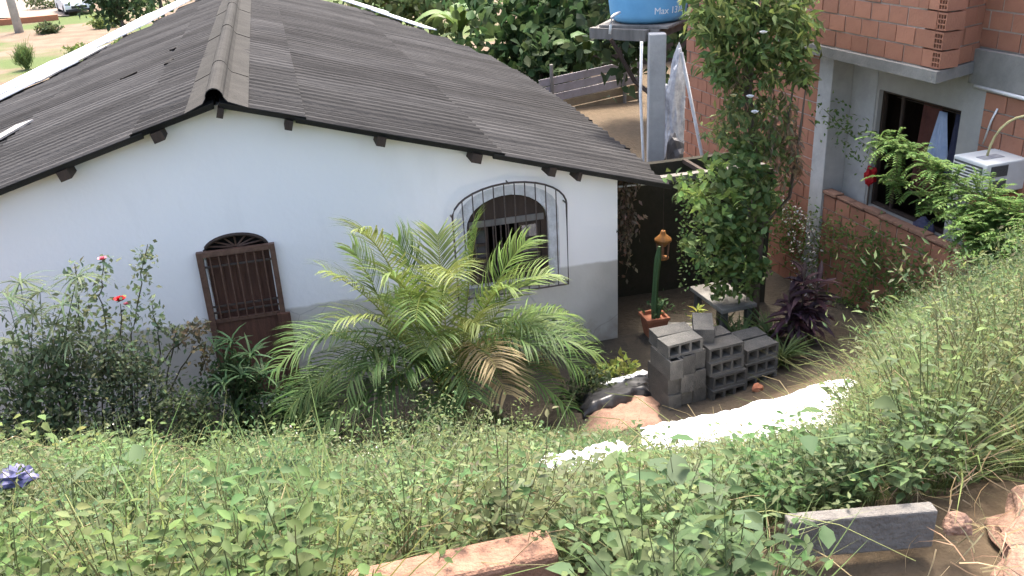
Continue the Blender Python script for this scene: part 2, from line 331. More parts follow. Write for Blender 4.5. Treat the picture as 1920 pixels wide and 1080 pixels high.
xs = np.unique(np.concatenate([np.linspace(-900, -40, 14), np.linspace(-40, -6, 18), np.linspace(-6, 10, 130), np.linspace(10, 40, 16), np.linspace(40, 900, 14)]))
ys = np.unique(np.concatenate([np.linspace(-300, -4, 10), np.linspace(-4, 1, 8), np.linspace(1, 10, 110), np.linspace(10, 40, 40), np.linspace(40, 120, 20), np.linspace(120, 1500, 14)]))
gx, gy = np.meshgrid(xs, ys); gz = terrain(gx, gy); nx = len(xs); ny = len(ys)
idx = (np.arange(ny-1)[:, None]*nx+np.arange(nx-1)[None]).ravel()
g = mesh_obj('ground', np.stack([gx.ravel(), gy.ravel(), gz.ravel()], 1), np.stack([idx, idx+1, idx+nx+1, idx+nx], 1), 'ground', smooth=True); g['kind'] = 'structure'
def tz(x, y): return float(terrain(x, y))

# ================================================================ WHITE HOUSE
RX, RZ, SL = -0.70, 3.78, 0.30
WY = 10.5; VERGE = 10.17
def roofz(x): return RZ-SL*abs(x-RX)
house = thing('white_house', 'white gabled house with dark corrugated roof and grey unpainted wall base', 'house', (0, WY, 0))
def arch(cx, hw, z0, zs, zt, n=14, bottom=True):
    L = [(cx+hw*math.cos(a), zs+(zt-zs)*math.sin(a)) for a in np.linspace(0, math.pi, n)]
    return [(cx-hw, z0), (cx+hw, z0)]+L
HP = np.array((0, WY, 0))
hf = lambda u, v, t: (u, t, v)
door_o = [(-1.15, 0.02), (-0.42, 0.02), (-0.42, 2.0)]+[(-0.785+0.355*math.cos(a), 2.0+0.19*math.sin(a)) for a in np.linspace(0, math.pi, 12)]+[(-1.15, 2.0)]
win_o = arch(2.51, 0.53, 1.07, 1.86, 2.25)
wt = lambda x: roofz(x)-0.07
MB().plate([(-5.4, -0.3), (3.98, -0.3), (3.98, wt(3.98)), (RX, wt(RX)), (-5.4, wt(-5.4))], [door_o, win_o], hf, 0.0, 0.16).build('gable_wall', 'house_paint', house)
MB().box(3.82, 3.98, 0.163, 10.2, -0.3, wt(3.98)).build('side_wall', 'house_paint', house)
MB().box(-5.4, -5.24, 0.163, 10.2, -0.3, wt(-5.4)).build('side_wall', 'house_paint', house)
MB().plate([(-5.4, -0.3), (3.98, -0.3), (3.98, wt(3.98)), (RX, wt(RX)), (-5.4, wt(-5.4))], [], hf, 10.203, 10.35).build('back_wall', 'house_paint', house)
MB().box(-5.23, 3.81, 0.17, 10.19, -0.2, 0.0).build('floor_slab', 'concrete', house)
MB().box(-5.23, 3.81, 1.6, 1.7, 0.0, 2.3).build('partition_wall', 'void_dark', house)  # interior shade put into the colour of this wall

# roof: overlapping corrugated sheets, each its own part
def sheet(name, x0, x1, y0, y1, m, dz=0.0, sag=0.0, amp=0.040, pitch=0.235, zf=None, y1b=None):
    zf = zf or roofz; n = max(6, int((y1-y0)/pitch*7)); V = []; F = []; nxs = 4; j = random.uniform(-.004, .004)
    for k, th in enumerate((0.0, -0.007)):
        for i in range(nxs+1):
            x = x0+(x1-x0)*i/nxs
            for q in range(n+1):
                y = y0+(y1-y0)*q/n
                z = zf(x)+dz+j+0.016*(1-i/nxs)*(-1)+0.016*0.5+amp*math.sin(2*math.pi*y/pitch)+0.02*mnoise.noise((x*.6, y*.35, 3))
                V.append((x, y-WY, z+th))
    m_ = n+1; tot = (nxs+1)*m_
    for i in range(nxs):
        for q in range(n):
            a = i*m_+q; F.append((a, a+1, a+1+m_, a+m_)); F.append((a+tot, a+m_+tot, a+1+m_+tot, a+1+tot))
    for i in range(nxs): a = i*m_; F.append((a, a+m_, a+m_+tot, a+tot)); b = a+n; F.append((b, b+tot, b+m_+tot, b+m_))
    for q in range(n): a = q; F.append((a, a+tot, a+1+tot, a+1)); b = nxs*m_+q; F.append((b, b+1, b+1+tot, b+tot))
    return mesh_obj(name, V, F, m, house, smooth=False)
def xr(y): return float(np.interp(y, [10, 13, 17.7, 21.6, 24.1, 27, 30], [4.50, 4.85, 5.14, 5.09, 4.3, 2.85, 2.4]))
def xl(y): return float(np.interp(y, [10, 20.9, 21.5, 23.4, 24.6, 27.0, 28], [-5.7, -5.67, -4.7, -3.8, -2.9, -1.84, -1.5]))
y = VERGE; ci = 0
while y < 26.5:
    yb = y+1.062; ye = yb+0.07
    edge = xr(y+0.9); rows = [(RX+0.03, 0.22), (0.10, 2.45), (2.32, None)]
    for k, (a, b) in enumerate(rows):
        b2 = edge+random.uniform(-.04, .04) if b is None or b+0.25 > edge else b
        if a < edge-0.1: sheet('roof_sheet', a, b2, y, ye, 'roof_sheet', dz=-0.012*k+0.006*(ci % 2)+random.uniform(0, .006))
        if b2 >= edge-0.05: break
    edge = xl(y+0.9); rows = [(RX-0.03, -1.62), (-1.50, -3.75), (-3.62, None)]
    for k, (a, b) in enumerate(rows):
        b2 = edge+random.uniform(-.04, .04) if b is None or b-0.25 < edge else b
        if a > edge+0.1: sheet('roof_sheet', a, b2, y, ye, 'roof_sheet', dz=-0.012*k+0.006*(ci % 2)+random.uniform(0, .006))
        if b2 <= edge+0.05: break
    y = yb; ci += 1
# ridge caps: half-round roll with two flat wings
def ridge_cap(y0, y1, dz):
    prof = []
    for a in np.linspace(0, math.pi, 9): prof.append((RX-0.095*math.cos(a), RZ+0.07+0.105*math.sin(a)))
    prof = [(RX-0.33, roofz(RX-0.33)+0.035), (RX-0.13, roofz(RX-.13)+0.06)]+prof+[(RX+0.13, roofz(RX+.13)+0.06), (RX+0.33, roofz(RX+0.33)+0.035)]
    n = len(prof); V = [(x, yy-WY, z+dz+t) for t in (0, -.012) for yy in (y0, y1) for x, z in prof]; F = []
    for i in range(n-1):
        F += [(i, i+1, i+1+n, i+n), (2*n+i, 3*n+i, 3*n+i+1, 2*n+i+1), (i, 2*n+i, 2*n+i+1, i+1), (n+i, n+i+1, 3*n+i+1, 3*n+i)]
    F += [(0, n, 3*n, 2*n), (n-1, 3*n-1, 4*n-1, 2*n-1)]
    return mesh_obj('ridge_cap', V, F, 'roof_cap', house)
y = VERGE-0.05; k = 0
while y < 26.8: ridge_cap(y, y+2.02, 0.010*(k % 2)+random.uniform(0, .004)); y += 1.9; k += 1
# white sheets along the far edge and pale scraps
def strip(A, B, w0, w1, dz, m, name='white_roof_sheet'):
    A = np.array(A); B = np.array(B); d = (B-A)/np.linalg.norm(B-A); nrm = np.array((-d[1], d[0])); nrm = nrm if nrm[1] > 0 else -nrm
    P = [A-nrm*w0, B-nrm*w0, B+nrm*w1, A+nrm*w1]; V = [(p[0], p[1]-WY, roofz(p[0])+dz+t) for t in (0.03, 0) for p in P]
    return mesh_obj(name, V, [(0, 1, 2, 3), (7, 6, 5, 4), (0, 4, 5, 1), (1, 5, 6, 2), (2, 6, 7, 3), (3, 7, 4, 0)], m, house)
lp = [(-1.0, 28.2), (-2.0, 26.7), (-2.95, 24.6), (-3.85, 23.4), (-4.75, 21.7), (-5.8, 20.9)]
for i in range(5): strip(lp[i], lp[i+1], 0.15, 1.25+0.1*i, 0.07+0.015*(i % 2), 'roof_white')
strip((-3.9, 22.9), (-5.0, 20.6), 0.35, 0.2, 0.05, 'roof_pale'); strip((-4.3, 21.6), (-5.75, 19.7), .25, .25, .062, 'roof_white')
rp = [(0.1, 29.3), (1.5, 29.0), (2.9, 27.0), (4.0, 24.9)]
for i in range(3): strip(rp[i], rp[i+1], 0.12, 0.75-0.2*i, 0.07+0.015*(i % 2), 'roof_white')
a = PZp(500, 2, 3.9)
for (px0, py0), (px1, py1), wd, m in [((0, 268), (62, 232), .3, 'roof_pale')]:
    n_ = np.array((-0.31, 0, 1)); 
    def onL(px, py): r_ = ray(px, py); t = (RZ-0.31*0.7*-1-n_@CAM)/(n_@r_); return (CAM+t*r_)[:2]
    nl = np.array((-SL, 0, 1.0)); dl = RZ-SL*RX
    def onL(px, py): r_ = ray(px, py); t = (dl-nl@CAM)/(nl@r_); return (CAM+t*r_)[:2]
    strip(onL(px0, py0), onL(px1, py1), 0.02, wd, 0.035, m, 'pale_roof_patch')
nl = np.array((-SL, 0, 1.0)); dl = RZ-SL*RX
for px0, py0, px1, py1 in [(228, 153, 256, 140), (322, 98, 332, 93), (314, 124, 324, 115)]:
    q0, q1 = onL(px0, py0), onL(px1, py1); strip(q0, q1, 0.05, 0.05, 0.02, 'void_dark', 'painted_sheet_gap')  # dark strips laid on the sheets paint the shade of gaps
# purlin ends poking out under the verge
for px, py, hw in [(118, 322, .06), (290, 238, .06), (413, 192, .035), (541, 210, .04), (714, 240, .05), (893, 268, .06), (1035, 304, .045), (1086, 320, .025)]:
    p = PYp(px, py, VERGE+0.1); z1 = roofz(p[0])-0.045
    b = MB(); M = rotM((p[0], 0, z1), 0, 0, math.atan(SL)*(1 if p[0] > RX else -1)); b.box(-hw, hw, -0.30, 0.8, -0.11, 0, M); b.build('purlin', 'dark_wood', house)

# door with grille
door = MB().box(-1.149, -0.421, 0.10, 0.14, 0.02, 1.985).build('door', 'door_wood', house)
for z0, z1 in ((0.06, 0.42), (0.48, 1.12)): bevel(MB().box(-1.06, -0.51, 0.078, 0.098, z0, z1).build('door_panel', 'door_wood', door), .008)
MB().box(-1.09, -0.48, 0.082, 0.098, 1.22, 1.9).build('door_panel', 'door_wood', door)
for i in range(4): MB().box(-0.99+i*0.135-.012, -0.99+i*0.135+.012, 0.062, 0.08, 1.22, 1.9).build('door_mullion', 'door_wood', door)
fr = MB(); fr.box(-1.235, -1.165, -0.09, -0.02, 0.3, 2.045); gr = fr.build('grille_frame', 'frame_iron', door)
MB().box(-0.405, -0.345, -0.09, -0.02, 0.02, 2.045).build('grille_frame', 'frame_iron', door)
MB().box(-1.163, -0.407, -0.09, -0.03, 1.985, 2.045).build('grille_frame', 'frame_iron', door)
for z in (1.25, 1.33, 1.84): MB().box(-1.163, -0.407, -0.062, -0.045, z, z+.022).build('grille_rail', 'iron', door)
MB().box(-1.163, -0.407, -0.07, -0.03, 1.13, 1.17).build('grille_rail', 'frame_iron', door)
for i in range(7): x = -1.09+i*0.1; MB().tube([(x, -.075, 1.17), (x, -.075, 1.985)], .009, 6).build('grille_bar', 'frame_iron', door)
MB().box(-1.163, -0.407, -0.055, -0.04, 0.05, 1.128).build('lower_plate', 'door_wood', door)
MB().box(-0.44, -0.29, -0.14, -0.094, 0.02, 1.16).build('jamb_board', 'door_wood', door)
fan = MB().plate([(-0.785+0.352*math.cos(a), 2.012+0.172*math.sin(a)) for a in np.linspace(0, math.pi, 14)], [], hf, 0.09, 0.10).build('fanlight', 'void_dark', door)  # near-black plate paints the shade behind the fanlight bars
for a in np.linspace(0.3, math.pi-.3, 7):
    MB().tube([(-0.785, .06, 2.02), (-0.785+.345*math.cos(a), .06, 2.015+.165*math.sin(a))], .012, 5).build('fanlight_bar', 'frame_iron', fan)
MB().tube([(-0.785+0.36*math.cos(a), -.012, 2.01+0.185*math.sin(a)) for a in np.linspace(0, math.pi, 18)], .022, 6).build('arch_trim', 'dark_wood', door)
MB().box(-1.3, -0.3, -0.35, -0.002, -0.2, 0.06).build('door_step', 'concrete', house)

# arched window: frame, two shutters ajar, bars, projecting grille
win = MB().plate(arch(2.51, 0.525, 1.075, 1.86, 2.245), [[(2.06, 1.12), (2.96, 1.12), (2.96, 1.84), (2.06, 1.84)]], hf, 0.07, 0.12).build('window', 'dark_wood', house)
MB().box(2.02, 3.0, 0.05, 0.069, 1.85, 1.93).build('window_transom', 'wood_grey', win)
for x0, x1 in ((2.065, 2.27), (2.67, 2.955)):
    sh = MB().plate([(x0, 1.125), (x1, 1.125), (x1, 1.835), (x0, 1.835)], [[(x0+.04, 1.42), (x1-.04, 1.42), (x1-.04, 1.58), (x0+.04, 1.58)], [(x0+.04, 1.62), (x1-.04, 1.62), (x1-.04, 1.79), (x0+.04, 1.79)]], hf, 0.085, 0.115).build('shutter', 'dark_wood', win)
    for z0 in (1.42, 1.62): MB().box(x0+.041, x1-.041, 0.098, 0.104, z0+.001, z0+.165).build('pane', 'pane', sh)
for x in (2.33, 2.43, 2.53, 2.62): MB().tube([(x, .06, 1.12), (x, .06, 1.85)], .011, 6).build('window_bar', 'iron', win)
grille = MB().tube([(1.79, -.13, 0.98), (1.79, -.13, 2.08)]+[(2.52-0.73*math.cos(a), -.13, 2.08+.36*math.sin(a)) for a in np.linspace(.12, math.pi-.12, 16)]+[(3.25, -.13, 2.08), (3.25, -.13, 0.98), (1.79, -.13, 0.98)], .013, 6, cap=False).build('window_grille', 'iron', win)
for i in range(1, 11):
    x = 1.79+1.46*i/11; zt = 2.08+.36*math.sqrt(max(0, 1-((x-2.52)/.73)**2)); MB().tube([(x, -.13, 0.98), (x, -.13, zt)], .008, 5).build('grille_bar', 'iron', grille)
for x, z in ((1.79, 1.0), (3.25, 1.0), (1.79, 2.08), (3.25, 2.08), (2.52, 2.43)): MB().tube([(x, -.13, z), (x, 0.02, z)], .01, 5).build('grille_anchor', 'iron', grille)
MB().plate(arch(2.52, 0.66, 1.066, 1.98, 2.37), [arch(2.51, 0.532, 1.068, 1.86, 2.252)], hf, -0.009, -0.001).build('plaster_surround', 'surround', win)
MB().box(1.9, 3.12, -0.03, -0.002, 0.99, 1.065).build('window_sill', 'concrete', win)

# ================================================================ BRICK HOUSE (local frame turned 3 degrees)
bh = thing('brick_house', 'raw red brick house with overhanging upper floor and unglazed window', 'house', (7.2, 9.9, 0), R(3))
BL, BHt, BG = 0.29, 0.182, 0.019
def brick_mesh(L, holes=False):
    b = MB(); b.box(-.055, .055, -L/2, L/2, 0, BHt); me = b.build('brick', 'brick').data; o = bpy.data.objects[-1] if False else None
    return me
_bm = {}
def brick_at(lx, ly, z, L, along, parent):
    key = (round(L, 2), along)
    if key not in _bm:
        b = MB(); d = 0.006; hx, hy = (.055, L/2) if along else (L/2, .055)
        V = [];  # chamfered box: 8 corner verts pulled in on the outer faces
        b.box(-hx, hx, -hy, hy, 0, BHt); _bm[key] = b
        me = bpy.data.meshes.new('brick'); me.from_pydata(b.v, [], b.f); me.materials.append(MATS['brick']); _bm[key] = me
    o = bpy.data.objects.new('brick', _bm[key]); COL.objects.link(o); o.parent = parent
    o.location = (lx+(random.uniform(-.006, .006) if along else 0), ly+(0 if along else random.uniform(-.006, .006)), z); o.rotation_euler = (0, random.uniform(-.008, .008), random.uniform(-.010, .010))
    return o
def brick_wall(l0, l1, z0, z1, lx, parent, singles=True, along=True, joined=None, fix=0.0):
    """bricks running along ly (along) or lx; front face ~ lx-0.055"""
    c = 0; z = z0
    while z+BHt <= z1+0.02:
        p = l0-(BL+BG)*0.5*(c % 2)
        while p < l1-0.02:
            a, b_ = max(p, l0), min(p+BL, l1)
            if b_-a > 0.05:
                m_ = (a+b_)/2; L = round((b_-a)/0.05)*0.05 if b_-a < BL-0.001 else BL; L = min(L, b_-a+.01)
                if singles: brick_at(lx if along else m_, m_ if along else lx, z, L, along, parent)
                else:
                    jx = random.uniform(-.006, .006); joined.box(lx-.055+jx, lx+.055+jx, m_-L/2, m_+L/2, z, z+BHt)
            p += BL+BG
        z += BHt+BG; c += 1
# a: left stretch behind the tree
jn = MB(); brick_wall(1.17, 5.0, 0.0, 4.7, 0.055, bh, False, True, jn); o = jn.build('wall_bricks', 'brick', bh); o['kind'] = 'stuff'
MB().box(0.014, 0.16, 1.16, 5.01, -.3, 5.0).build('mortar_bed', 'mortar', bh)
MB().box(0.165, 5.0, 4.9, 5.02, -.3, 5.0).build('back_wall', 'plaster', bh)
# concrete column
bevel(MB().box(-0.03, 0.30, 0.85, 1.15, -.3, 3.56).build('column', 'plaster_pale', bh), .01)
# ledge wall under the window
brick_wall(-3.6, 0.84, 0.0, 1.58, 0.055, bh)
MB().box(0.014, 0.11, -3.61, 0.845, -.3, 1.56).build('mortar_bed', 'mortar', bh)
for i in range(15):
    l = -3.5+i*.29; bevel(MB().box(-0.015+random.uniform(-.015, .015), .12, l, l+.275, 1.612, 1.612+random.uniform(.025, .05)).build('ledge_tile', 'kerb_brick', bh), .006)
MB().box(0.125, 0.30, -3.6, 0.845, 1.40, 1.52).build('ledge_slab', 'concrete', bh)
# window wall, plastered, with the opening
wf = lambda u, v, t: (t, u, v)
MB().plate([(-1.45, 1.3), (0.848, 1.3), (0.848, 3.56), (-1.45, 3.56)], [[(-1.13, 1.56), (0.30, 1.56), (0.30, 3.12), (-1.13, 3.12)]], wf, 0.30, 0.45).build('plaster_wall', 'plaster', bh)
MB().box(0.29, 0.298, 0.35, 0.845, 1.53, 3.5).build('plaster_patch', 'plaster_pale', bh)
brick_wall(-3.6, -1.46, 1.6, 3.42, 0.355, bh)
MB().box(0.314, 0.45, -3.6, -1.452, 1.3, 3.45).build('mortar_bed', 'mortar', bh)
MB().box(0.26, 0.46, -3.6, -1.2, 3.46, 3.84).build('lintel_beam', 'concrete', bh)
# dark room behind the opening
room = MB(); room.box(2.3, 2.4, -2.0, 1.2, 1.0, 3.6); room.box(0.46, 2.3, 1.1, 1.2, 1.0, 3.6); room.box(0.46, 2.3, -2.0, -1.9, 1.0, 3.6); room.box(0.46, 2.3, -1.89, 1.09, 1.0, 1.1); room.box(0.46, 2.3, -1.89, 1.09, 3.5, 3.6)
room.build('room', 'dark_wood', bh)
wfm = MB().plate([(-1.125, 1.565), (0.295, 1.565), (0.295, 3.115), (-1.125, 3.115)], [[(-1.09, 1.6), (0.26, 1.6), (0.26, 3.08), (-1.09, 3.08)]], wf, 0.36, 0.42).build('window_frame', 'dark_wood', bh)
MB().box(0.37, 0.40, -0.09, -0.05, 1.6, 3.08).build('mullion', 'dark_wood', wfm)
# overhanging floor
slab = MB(); pl = [(-0.46, -1.50), (0.48, -1.18), (0.48, 1.6), (-0.46, 1.6)]
V = [(x, y_, z) for z in (3.575, 3.70) for x, y_ in pl]; mesh_obj('floor_slab', V, [(3, 2, 1, 0), (4, 5, 6, 7), (0, 1, 5, 4), (1, 2, 6, 5), (2, 3, 7, 6), (3, 0, 4, 7)], 'concrete', bh)
brick_wall(-1.47+0.3, 1.5, 3.715, 5.1, -0.34, bh)
MB().box(-0.382, -0.28, -1.15, 1.5, 3.70, 5.15).build('mortar_bed', 'mortar', bh)
# slanting end of the overhang, bricks along its own direction
endw = bpy.data.objects.new('end_wall', None); COL.objects.link(endw); endw.parent = bh; endw.location = (-0.40, -1.47, 3.715); endw.rotation_euler = (0, 0, math.atan2(.33, .94))
for c in range(7):
    z = c*(BHt+BG); p = 0.12 if c % 2 == 0 else -0.0
    if c % 2 == 0:   # end of a lengthwise brick, cells showing
        pass
    p = 0.125
    while p < 0.9:
        L = .29 if (c % 2 or p > .2) else .2
        brick_at(p+L/2, .06, z, L, False, endw); p += L+BG
MB().box(0.13, 0.95, 0.02, .12, 0, 1.4).build('mortar_bed', 'mortar', endw)
# corner bricks turned so that their cells show
def cell_brick(z, parent, w=0.12, d=0.27):
    holes = [[(-w/2+.014+i*.035, .018+j*.053), (-w/2+.040+i*.035, .018+j*.053), (-w/2+.040+i*.035, .018+j*.053+.04), (-w/2+.014+i*.035, .018+j*.053+.04)] for i in range(3) for j in range(3)]
    b = MB().plate([(-w/2, 0), (w/2, 0), (w/2, BHt), (-w/2, BHt)], holes, lambda u, v, t: (t, u, v), -0.0, d).build('brick', 'brick', parent)
    return b
for c in range(7):
    b = cell_brick(3.715+c*(BHt+BG), bh); b.location = (-0.405+random.uniform(-.006, .006), -1.405+random.uniform(-.01, .01), 3.715+c*(BHt+BG)); b.rotation_euler = (0, 0, R(6))
    i_ = MB().box(-.03, -.025, -.05, .05, .01, BHt-.01); 
    bb = MB().box(0.04, 0.05, -.056, .056, .005, BHt-.005).build('cell_back', 'void_dark', b)  # dark plate stands in for the shade in the cells
    if c % 2 == 0: brick_at(-0.34, -1.25, 3.715+c*(BHt+BG), 0.15, True, bh)
    else: brick_at(-0.34, -1.25, 3.715+c*(BHt+BG), 0.15, True, bh)
# upper wall right of the overhang
brick_wall(-3.6, -1.12, 3.86, 5.1, 0.40, bh)
MB().box(0.358, 0.47, -3.6, -1.1, 3.845, 5.15).build('mortar_bed', 'mortar', bh)
MB().box(0.475, 5, -3.6, 1.6, 5.0, 5.15).build('roof_slab', 'concrete', bh)
MB().box(0.17, 5, 1.61, 5.0, 5.0, 5.15).build('roof_slab', 'concrete', bh)
MB().box(0.46, 5, -3.72, -3.61, -.3, 5.0).build('end_wall', 'plaster', bh)
# conduit on the wall
b3 = np.array(bh.matrix_basis) if False else None
def bhw(l): c_, s_ = math.cos(R(3)), math.sin(R(3)); return (7.2+l[0]*c_-l[1]*s_, 9.9+l[0]*s_+l[1]*c_, l[2])
MB().tube([(0.27, -1.3, 3.44), (0.265, -2.0, 3.43), (0.265, -3.5, 3.40)], .022, 8).build('conduit', 'pipe_white', bh, True)
MB().tube([(0.30, -1.52, 2.82), (0.28, -1.6, 3.1), (0.28, -1.66, 3.25)], .012, 6).build('drain_pipe', 'pipe_white', bh, True)

# air conditioner in the wall
def ac():
    p = bhw((0.02, -1.80, 2.47)); t = thing('air_conditioner', 'white window air conditioner poking out of brick wall', 'air conditioner', p, R(3))
    bevel(MB().box(-.26, .33, -.36, .12, 0, .34).build('casing', 'ac_white', t), .015)
    MB().box(-.27, -.262, -.31, .09, .04, .30).build('side_louvre', 'ac_dark', t)
    for i in range(7): MB().box(-.276, -.271, -.31, .09, .055+i*.035, .068+i*.035).build('louvre_slat', 'ac_white', t)
    for z in (.03, .19): MB().box(-.20, .02, -.368, -.362, z, z+.12).build('front_grille', 'ac_dark', t)
    MB().box(-.15, .12, -.2, -.08, .342, .346).build('top_label', 'plastic_silver', t)
    MB().box(-.2, .3, -.3, -.26, -.05, -.001).build('bracket', 'iron', t); MB().box(-.2, .3, .03, .07, -.05, -.001).build('bracket', 'iron', t)
    MB().tube(bez((-.02, -.1, .34), (0.0, -.15, .95), (0.2, -.75, .85), 10), .014, 6).build('hose', 'hose_yellow', t, True)
ac()
# clothes and cloth in the window
def cloth(name, label, cat, l0, w_, h_, top, m, lx=.5, taper=.75, group=None):
    V = []; F = []; n = 12; k = 6
    for j in range(k+1):
        f = j/k
        for i in range(n+1):
            u = (i/n-.5)*w_*(taper+(1-taper)*f); V.append((lx+.035*math.sin(i*1.9+f)*(.4+f), l0+u, top-h_*f+.01*math.sin(i*2.3)*f))
    for j in range(k):
        for i in range(n): a = j*(n+1)+i; F.append((a, a+1, a+n+2, a+n+1))
    V = [bhw(v) for v in V]; o = mesh_obj(name, V, F, m, None, True); s_ = o.modifiers.new('thick', 'SOLIDIFY'); s_.thickness = .008
    return tag(o, label, cat, group)
cloth('hanging_shirt', 'pale blue shirt hanging inside the unglazed brick window', 'shirt', -0.62, .30, .62, 2.98, 'cloth_blue', .52, .35)
cloth('hanging_trousers', 'dark navy garment hanging beside the pale blue shirt', 'clothing', -0.90, .30, .9, 3.0, 'cloth_navy', .58, .8)
cloth('curtain', 'maroon curtain hanging in the middle of the brick window', 'curtain', -0.33, .34, 1.2, 3.05, 'cloth_maroon', .62, .9)
cl = MB().tube([bhw((.55, .25, 3.0)), bhw((.55, -1.08, 3.0))], .006, 5).build('clothes_line', 'iron'); tag(cl, 'thin line inside the window that the clothes hang from', 'clothes line')

# ================================================================ DARK PASSAGE WALL, WATER TOWER, YARD THINGS
lt = thing('passage_shade_wall', 'dark mossy wall added for the passage shade, with beam, beside the white house corner', 'wall', (4.05, 11.75, 0)); lt['kind'] = 'thing'
MB().box(-.05, 2.35, 0, .12, -.1, 2.02).build('wall', 'mossy_shade_wall', lt)  # wall added, dark in colour, to make the passage dark
MB().box(2.24, 2.35, -.9, -.003, -.1, 2.02).build('side_wall', 'mossy_shade_wall', lt)  # side wall added for extra darkness in the passage
MB().box(-.08, 2.3, -.80, -.68, 1.98, 2.06).build('front_beam', 'wood_grey', lt)
for x in (.5, 1.4): MB().box(x, x+.06, -.675, -.005, 1.98, 2.04).build('cross_beam', 'dark_wood', lt)
MB().tube([(2.18, -.76, -.1), (2.18, -.76, 1.98)], .05, 8).build('post', 'bark', lt)
# tower
tp = PYp(1232, 62, 12.75); TX, TY, TZ = tp[0], 12.75, tp[2]
tw = thing('water_tower', 'weathered concrete post and plank platform carrying the water tank', 'tank stand', (TX, TY, 0))
bevel(MB().box(-.125, .125, -.115, .115, -.2, TZ, rotM((0, 0, 0), R(-16))).build('post', 'plaster_pale', tw), .015)
S2 = 0.92
cs = [(0, 0), (-S2, S2*.85), (S2*.75, S2*.85), (-S2*.2, S2*1.75)]
for c_ in [(.62, 1.55)]: MB().tube([(c_[0], c_[1]+.1, -.2), (c_[0], c_[1]+.1, TZ)], .07, 8).build('post', 'wood_grey', tw)
def beam(a, b_, z0, z1, m, wd=.07, name='platform_beam'):
    a = Vector((*a, 0)); b_ = Vector((*b_, 0)); d = (b_-a); L = d.length; M = rotM((a.x, a.y, 0), math.atan2(d.y, d.x)); return MB().box(0, L, -wd, wd, z0, z1, M).build(name, m, tw)
beam((-.10, .12), (-S2*.66-.1, S2*.95), TZ-.12, TZ+.04, 'wood_grey'); beam((0.0, .10), (S2*.85, S2*.97), TZ-.10, TZ+.04, 'wood_grey'); beam((-S2*.66, S2*.9), (-S2*.0, S2*1.8), TZ-.1, TZ+.04, 'wood_grey'); beam((S2*.75, S2*.9), (S2*.1, S2*1.8), TZ-.1, TZ+.03, 'wood_grey')
tc_ = (.20, S2*.90)
for i in range(6):
    o_ = -.62+i*.25; M = rotM((tc_[0], tc_[1], 0), R(-43)); MB().box(-.55, .55, (o_-.115)*.86, (o_+.115)*.86, TZ+.045, TZ+.08, M).build('plank', 'wood_grey', tw)
MB().tube([(-.55, S2*.5, TZ-.1), (-.2, S2*.4, TZ-.75), (-.05, .15, TZ-.9)], .035, 6).build('brace', 'dark_wood', tw)
tank = thing('water_tank', 'round blue plastic water tank with white lettering', 'water tank', (TX+tc_[0], TY+tc_[1], TZ+.082))
MB().lathe([(.48, 0), (.565, .05), (.585, .12), (.625, .45), (.645, .75), (.68, .77), (.68, .82)], seg=40).build('tank_body', 'tank_blue', tank, True)
MB().lathe([(.69, .822), (.69, .86), (.3, .98), (.0001, 1.0)], seg=40).build('lid', 'tank_blue', tank, True)
def tank_text():
    cu = bpy.data.curves.new('t', 'FONT'); cu.body = 'Max 1310'; cu.size = .14; cu.extrude = .002; to = bpy.data.objects.new('t', cu); COL.objects.link(to)
    dg = bpy.context.evaluated_depsgraph_get(); me = bpy.data.meshes.new_from_object(to.evaluated_get(dg)); bpy.data.objects.remove(to)
    va = np.array([v.co[:] for v in me.vertices]); F = [tuple(p.vertices) for p in me.polygons]; bpy.data.meshes.remove(me)
    d = math.atan2(0-TY-tc_[1], 0-TX-tc_[0]); V = []
    for x, y_, z in va:
        zz = .15+y_; r_ = .588+(zz-.12)*.12+z; an = d+x/.62+.15; V.append((r_*math.cos(an), r_*math.sin(an), zz))
    mesh_obj('lettering', V, F, 'white_paint', tank)
tank_text()
pl_ = PYp(1147, 32, 13.0)-np.array(tank.location); MB().tube([pl_+np.array((.2, .2, .03)), pl_+np.array((.06, .02, .03)), pl_, pl_+np.array((-.02, 0, -.12)), pl_+np.array((-.03, 0, -.24))], .022, 8).build('overflow_pipe', 'pipe_white', tank, True)
hp = [PYp(1203, 78, 12.5), PYp(1201, 180, 12.5), PYp(1206, 290, 12.4), PYp(1208, 330, 12.4)]; hp[3][2] = 0.0
tag(MB().tube(hp, .022, 6).build('down_pipe', 'pipe_white', None, True), 'thin white hose hanging down left of the tank post', 'hose')
wp = [PYp(1288, 150, 13.2), PYp(1316, 290, 13.2)]; wp = [wp[0]+(wp[0]-wp[1])*.35, wp[1]+(wp[1]-wp[0])*1.2]
tag(MB().tube(wp, .028, 6).build('slanted_pipe', 'pipe_white', None, True), 'straight white pipe slanting in front of the red brick wall', 'pipe')
st = [PYp(1150, 351, 10.35), PYp(1210, 345, 10.6)]; st[0] = np.array((3.9, 10.56, st[0][2]))
tag(MB().tube([(3.97, 10.7, st[1][2]-.02), st[1]], .014, 6).build('pipe_stub', 'pipe_white', None, True), 'short white pipe sticking out under the right eave', 'pipe')
